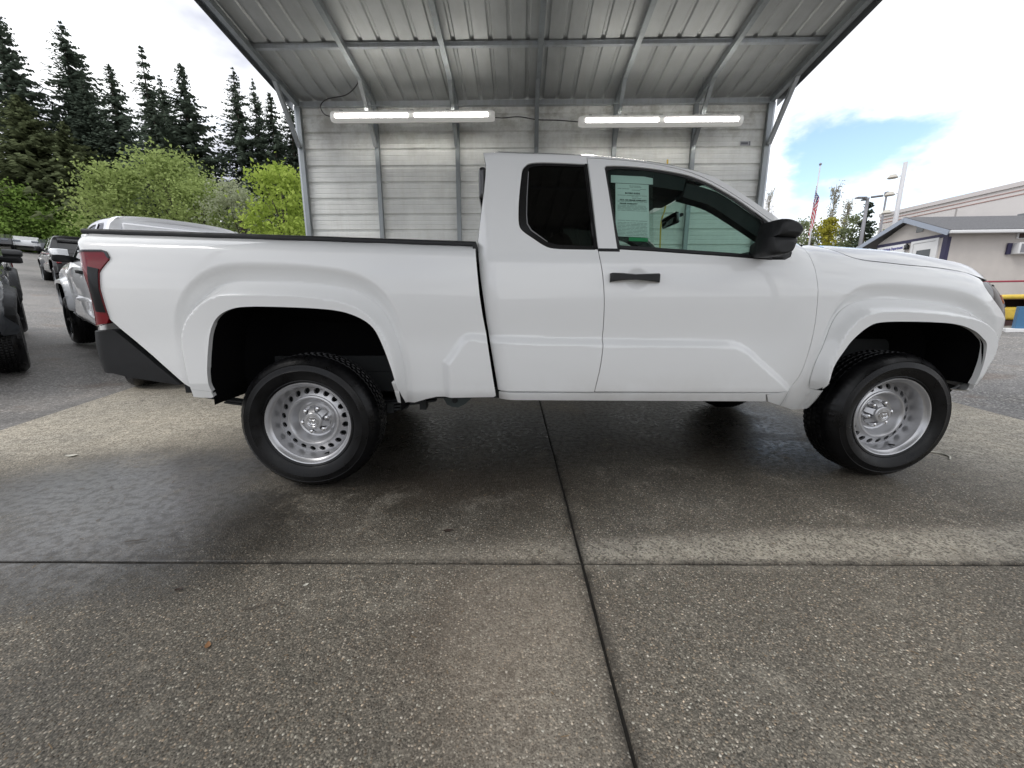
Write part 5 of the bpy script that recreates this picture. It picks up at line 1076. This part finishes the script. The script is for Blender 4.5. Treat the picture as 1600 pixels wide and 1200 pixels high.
M['bark'] = plain('bark', (.09, .075, .06), .9, var=.3, scale=6); M['twig'] = plain('grey_twigs', (.30, .28, .25), .9)
def conifer(name, x, y, h, w, seed, mat, label, full=.12, dens=1.0, lean_=(0, 0), group='dark conifers behind the lot', cat='conifer'):
    r = np.random.default_rng(seed); o = thing(name, label, cat, (x, y, float(T(x, y)) - .05), r.uniform(0, 6), group)
    part('trunk', tube([(lean_[0] * q * q * h, lean_[1] * q * q * h, h * q) for q in (0, .25, .5, .75, .98)], .017 * h, 7, r1=.02), M['bark'], o, smooth=True)
    V = []; F = []; lev = int(min(h, 20) * 4.2 * dens)
    for L in range(lev):
        t_ = full + (1 - full) * (L + r.uniform(0, 1)) / lev; z = h * t_
        for b in range(int(r.integers(6, 10))):
            a = r.uniform(0, 2 * math.pi); ln_ = w * (1 - t_) ** .82 * r.uniform(.55, 1.22) + .12
            if r.random() < .10: ln_ *= 1.25
            ca, sa = math.cos(a), math.sin(a); dr_ = r.uniform(.10, .38) * (1.15 - .6 * t_); n = max(4, int(min(ln_, 4) * 8))
            for q in range(n):
                f_ = (q + r.uniform(.2, 1)) / n
                px = f_ * ln_; pz = z - dr_ * px + .16 * ln_ * f_ ** 3 + r.normal(0, .03)
                wd = ((.14 + .20 * (1 - f_)) * ln_ * .55 + .10) * 1.25; sd = r.choice((-1, 1)); sw_ = r.uniform(.25, .9)
                bx, by = px * ca, px * sa; ex, ey = ca * sw_ - sd * sa, sa * sw_ + sd * ca; nl = math.hypot(ex, ey); ex /= nl; ey /= nl
                ww = wd * r.uniform(.55, 1.1); dz = -ww * r.uniform(.15, .75); hx, hy = -ey * .10, ex * .10; ht_ = r.uniform(.05, .14)
                k = len(V); cx = lean_[0] * t_ * t_ * h; cy = lean_[1] * t_ * t_ * h
                V += [(cx + bx - hx, cy + by - hy, pz + ht_ * .4), (cx + bx + hx, cy + by + hy, pz - ht_), (cx + bx + ex * ww * .6 + hx * .8, cy + by + ey * ww * .6 + hy * .8, pz + dz * .5 - ht_), (cx + bx + ex * ww, cy + by + ey * ww, pz + dz), (cx + bx + ex * ww * .5 - hx, cy + by + ey * ww * .5 - hy, pz + dz * .45 + ht_ * .5)]
                F.append((k, k + 1, k + 2, k + 3, k + 4))
    part('crown', (V, F), mat, o); return o
def broadleaf(name, x, y, h, w, seed, mat, label, cat='tree', n=7000, leaf=.17, base=.12, group='light green trees along the edge of the lot', clump=60, sparse=False):
    r = np.random.default_rng(seed); o = thing(name, label, cat, (x, y, float(T(x, y)) - .05), 0, group)
    tr = [tube([(0, 0, 0), (.05 * w, .02, h * .25), (-.03 * w, .03, h * .5), (.02, 0, h * .80)], .016 * h + .03, 7, r1=.03)]
    cl = []
    for k in range(clump):
        a = r.uniform(0, 2 * math.pi); zz = r.uniform(base, .96); prof = max(.12, math.sin(math.pi * min(1, max(.02, (zz - base * .6) / (1.06 - base * .6))) ** .85)) 
        rad = w * prof * math.sqrt(r.uniform(.12, 1.)) * r.uniform(.75, 1.15)
        c = np.array([rad * math.cos(a), rad * math.sin(a), zz * h]); cl.append((c, r.uniform(.13, .30) * w ** .6 * (h / 6) ** .3))
        if k % 3 == 0: tr.append(tube([(0, 0, h * max(.08, zz * .55)), tuple(c * np.array([.5, .5, 1]) * np.array([1, 1, .86])), tuple(c)], .022 + .003 * h, 5, r1=.008))
    part('trunk', join(*tr), M['bark'], o, smooth=True)
    V = np.zeros((n * 4, 3)); ids = r.integers(0, clump, n)
    C = np.array([c for c, s in cl])[ids]; Sg = np.array([s for c, s in cl])[ids][:, None]
    P_ = C + r.normal(0, 1, (n, 3)) * Sg * np.array([1.15, 1.15, .72]); P_[:, 2] = np.maximum(P_[:, 2], .1)
    nn = r.normal(0, 1, (n, 3)) + np.array([0, 0, .8]); nn /= np.linalg.norm(nn, axis=1, keepdims=True)
    t1 = np.cross(nn, r.normal(0, 1, (n, 3))); t1 /= np.linalg.norm(t1, axis=1, keepdims=True); t2_ = np.cross(nn, t1); s_ = leaf * r.uniform(.55, 1.2, (n, 1))
    V[0::4] = P_ - t1 * s_ * .6; V[1::4] = P_ + t2_ * s_ * .38 - t1 * s_ * .05; V[2::4] = P_ + t1 * s_ * .6 - nn * s_ * .12; V[3::4] = P_ - t2_ * s_ * .38 - t1 * s_ * .05
    me = bpy.data.meshes.new('crown'); me.vertices.add(n * 4); me.vertices.foreach_set('co', V.ravel()); me.loops.add(n * 4); me.loops.foreach_set('vertex_index', np.arange(n * 4)); me.polygons.add(n); me.polygons.foreach_set('loop_start', np.arange(0, n * 4, 4)); me.update(); me.validate(); me.materials.append(mat)
    c = bpy.data.objects.new('crown', me); COL.objects.link(c); c.parent = o; return o
def poplar(x, y, h, w, seed, label, leafy):
    r = np.random.default_rng(seed); o = thing('poplar_tree', label, 'poplar', (x, y, float(T(x, y)) - .05), 0, 'bare poplars on the skyline'); tr = [tube([(0, 0, 0), (0, 0, h)], .10, 6, r1=.02)]; V = []; F = []
    for k in range(90):
        z = h * r.uniform(.12, .93); a = r.uniform(0, 6.28); l = w * r.uniform(.5, 1.) * (1.1 - .7 * z / h); up = r.uniform(1.6, 2.8) * l
        p0 = (0, 0, z); p1 = (l * .7 * math.cos(a), l * .7 * math.sin(a), z + up * .4); p2 = (l * math.cos(a), l * math.sin(a), min(h * 1.01, z + up)); tr.append(tube([p0, p1, p2], .025, 4, r1=.008))
        for q in range(leafy):
            f_ = r.uniform(.2, 1); b = np.array(p0) * (1 - f_) + np.array(p2) * f_ + r.normal(0, .10, 3); s_ = r.uniform(.05, .12); d = r.normal(0, 1, 3); e = r.normal(0, 1, 3); d /= np.linalg.norm(d); e /= np.linalg.norm(e); k2 = len(V)
            V += [tuple(b), tuple(b + d * s_), tuple(b + d * s_ + e * s_), tuple(b + e * s_)]; F.append((k2, k2 + 1, k2 + 2, k2 + 3))
    part('trunk', join(*tr), M['twig'], o, smooth=True); part('crown', (V, F), leaf_mat('poplar_buds', (.26, .25, .18), (.42, .40, .30)), o)
FIR = 'fir_tree'; FIRS = {}
def fir(x, y, h, w, sd, lb, ln_):
    # a few firs are grown; the others are copies of those, turned and stretched
    k = 'lean' if ln_[0] else ('broad', 'slim', 'mid')[sd % 3]
    if k not in FIRS: FIRS[k] = (conifer(FIR, x, y, h, w, sd, LF['fir'], lb, lean_=ln_, dens={'lean': .75, 'broad': 1.05, 'slim': .95, 'mid': 1.}[k]), h, w); return
    o, h0, w0 = FIRS[k]; c = copy_tree(o); c.location = (x, y, float(T(x, y)) - .05); c.rotation_euler[2] = sd * 1.7; c.scale = (w / w0, w / w0, h / h0); c['label'] = lb
for (x, y, h, w, sd, lb, ln_) in ((-53.4, 50.9, 27.0, 6.6, 1, 'tall dark fir at the left edge of the photo', (0, 0)), (-51.1, 55.9, 28.0, 8.4, 2, 'broad tall fir, second from the left edge', (0, 0)), (-44.5, 53.6, 22.6, 5.6, 3, 'slimmer fir just right of the broad tall one', (0, 0)),
        (-32.5, 42.7, 20.5, 3.6, 4, 'thin leaning fir with a gappy crown rising above its neighbours', (-.012, .012)), (-30.4, 41.8, 17.8, 3.9, 5, 'short fir squeezed between the leaning one and a fuller one', (0, 0)), (-27.9, 41.1, 18.8, 5.2, 6, 'full fir in the middle of the row above the light green trees', (0, 0)),
        (-23.4, 41.5, 19.3, 4.6, 7, 'tall fir beyond the gap of sky, left of the carport', (0, 0)), (-23.0, 44.0, 19.6, 3.3, 8, 'thin-topped fir between two fuller ones left of the carport', (0, 0)), (-20.9, 42.8, 18.2, 4.0, 9, 'fir second from the carport post', (0, 0)), (-20.2, 45.3, 19.0, 4.6, 10, 'fir partly hidden by the carport post', (0, 0)), (-17.5, 44.2, 17.8, 4.6, 13, 'fir directly behind the carport back wall', (0, 0)), (-29.0, 38.5, 14.6, 4.4, 12, 'lower fir filling the gap under the leaning one', (0, 0)), (-47.7, 53.6, 21.0, 6.0, 14, 'lower fir between the two broad ones at the left', (0, 0))):
    fir(x, y, h, w, sd, lb, ln_)
for (x, y, h, w, sd, lb) in ((-49.0, 47.0, 16.4, 8.2, 21, 'broad olive brown cedar at the left edge behind the bright bushes'), (-46.6, 48.9, 14.6, 6.6, 22, 'olive brown cedar right of its twin, in front of the firs')):
    conifer('cedar_tree', x, y, h, w, sd, LF['cedar'], lb, full=.02, dens=1.4, group='olive cedars')
for a in (('maple_tree', -20.9, 23.9, 6.2, 2.2, 31, LF['green'], 'soft green tree left of the broad light one'), ('maple_tree', -19.0, 25.3, 7.6, 3.2, 32, LF['green'], 'broad light green tree behind the second white pickup cab', 'tree', 10000), ('maple_tree', -46.6, 52.6, 12.4, 4.0, 33, LF['green'], 'soft green tree against the cedars', 'tree', 9000, .30),
          ('maple_tree', -16.8, 24.5, 6.1, 2.3, 34, LF['green'], 'light green tree between the broad one and the pale blossom'), ('blossom_tree', -14.1, 23.8, 6.2, 2.0, 35, LF['blossom'], 'pale cream blossom tree left of the lime green one', 'tree', 8000, .13), ('maple_tree', -10.3, 21.3, 7.2, 2.0, 36, LF['lime'], 'bright lime green maple next to the carport post', 'tree', 7000, .2)):
    broadleaf(*a)
for x, y, h, w, sd, lb in ((-48.2, 43.4, 6.6, 4.4, 41, 'bright green bush at the far left behind the dark mirror'), (-46.3, 44.0, 4.2, 3.4, 42, 'yellow green bush left of the second white pickup cab'), (-44.5, 45.4, 4.9, 3.2, 43, 'low bush behind the second white pickup bonnet'), (-48.0, 39.4, 5.2, 3.4, 44, 'green bush at the very left edge of the far row')):
    broadleaf('bush', x, y, h, w, sd, LF['bush'], lb, 'bush', 9000, .26, .02, 'bushes along the left edge of the lot', 110)
hr = np.random.default_rng(77)
poplar(34.2, 47.9, 11.5, .95, 51, 'bare poplar just above the pickup windscreen pillar', 10); poplar(29.6, 32.6, 8.4, .8, 52, 'bare poplar right of the flagpole', 12); poplar(31.2, 33.0, 7.2, .7, 53, 'shorter bare poplar close beside the taller one', 12)
G2 = 'trees on the skyline right of the pickup'
for a in ((29.7, 36.4, 6.1, 1.7, 61, LF['dull'], 'dull green tree left of the flagpole'), (29.2, 33.9, 5.9, 1.7, 62, LF['dull'], 'dull green tree right behind the flagpole'), (26.4, 28.8, 5.3, 1.1, 63, LF['yellow'], 'yellow green tree at the foot of the tall bare poplar'), (29.5, 30.3, 5.6, 1.5, 64, LF['dull'], 'thin grey green tree behind the lamp post'), (31.5, 41.5, 5.4, 1.8, 66, LF['dull'], 'low green tree behind the pickup door mirror')):
    broadleaf('roadside_tree', a[0], a[1], a[2], a[3], a[4], a[5], a[6], 'tree', 3200, .17, .08, G2, 40)
conifer('spruce_tree', 29.3, 28.9, 6.4, 1.5, 65, LF['fir'], 'small dark spruce just right of the lamp post', dens=.8, group=G2)

# ================================================================= litter on the slab
def leaf_shape(x, y, s, a, mat, label, name='fallen_leaf', cat='leaf', curl=.25):
    n = 7; V = []
    for i in range(n):
        f_ = i / (n - 1); w = s * .28 * math.sin(math.pi * min(1, f_ * .95 + .03)); X = (f_ - .5) * s
        for q in (-1, 0, 1): V.append((X, q * w, curl * s * (f_ - .5) ** 2 + (.06 * s if q else 0) + .0015))
    F = [(i * 3 + j, (i + 1) * 3 + j, (i + 1) * 3 + j + 1, i * 3 + j + 1) for i in range(n - 1) for j in range(2)]
    o = mesh_obj(name, (V, F), mat, smooth=True); o.location = (x, y, .001); o.rotation_euler[2] = a; tag(o, label, cat); return o
M['leaf_pale'] = plain('pale_dry_leaf', (.62, .60, .52), .7); M['leaf_brown'] = plain('brown_dry_leaf', (.24, .12, .05), .7); M['leaf_dark'] = plain('rotten_leaf', (.04, .025, .018), .7)
leaf_shape(-1.882, .615, .075, .1, M['leaf_pale'], 'pale dry leaf lying left of the rear wheel'); leaf_shape(.318, -.757, .022, .8, M['leaf_pale'], 'tiny pale leaf just in front of the long slab joint'); leaf_shape(.143, -1.02, .030, 2., M['leaf_brown'], 'brown leaf low in the left half of the slab', curl=.5)
leaf_shape(-.135, -.762, .028, .5, M['leaf_dark'], 'dark leaf in front of the slab joint at left', curl=.6); leaf_shape(-.25, .712, .04, 1.2, M['leaf_brown'], 'brown leaf beside the rear tyre'); leaf_shape(.807, -.414, .045, .2, M['leaf_dark'], 'dark rotten leaf behind the slab joint near the middle')
tw = lambda pts, r, lb: tag(mesh_obj('twig', tube(cr([(x, y, .006) for x, y in pts], 4), r, 5), M['leaf_pale'] if 'pale' in lb else M['bark'], smooth=True), lb, 'twig')
tw([(4.10, .46), (4.15, .42), (4.145, .36), (4.09, .31)], .006, 'pale curved twig on the slab right of the front wheel'); tw([(.16, -.88), (.24, -.85), (.29, -.86)], .0018, 'dark twig on the slab in front of the joint'); tw([(-.60, -.45), (-.52, -.43)], .0016, 'short dark twig behind the joint at left')

# fir needles and grit blown onto the slab: too many to count
nr = np.random.default_rng(9); nd = []
for k in range(260):
    x, y = nr.uniform(-2.6, 5.2), nr.uniform(-1.6, 2.6); a = nr.uniform(0, math.pi); l = nr.uniform(.006, .022)
    nd.append(beam((x, y, .003), (x + l * math.cos(a), y + l * math.sin(a), .003 + nr.uniform(0, .003)), .0016, .0014))
stuff(mesh_obj('fir_needles', join(*nd), plain('dry_needles', (.20, .14, .08), .8, var=.5, scale=3)))
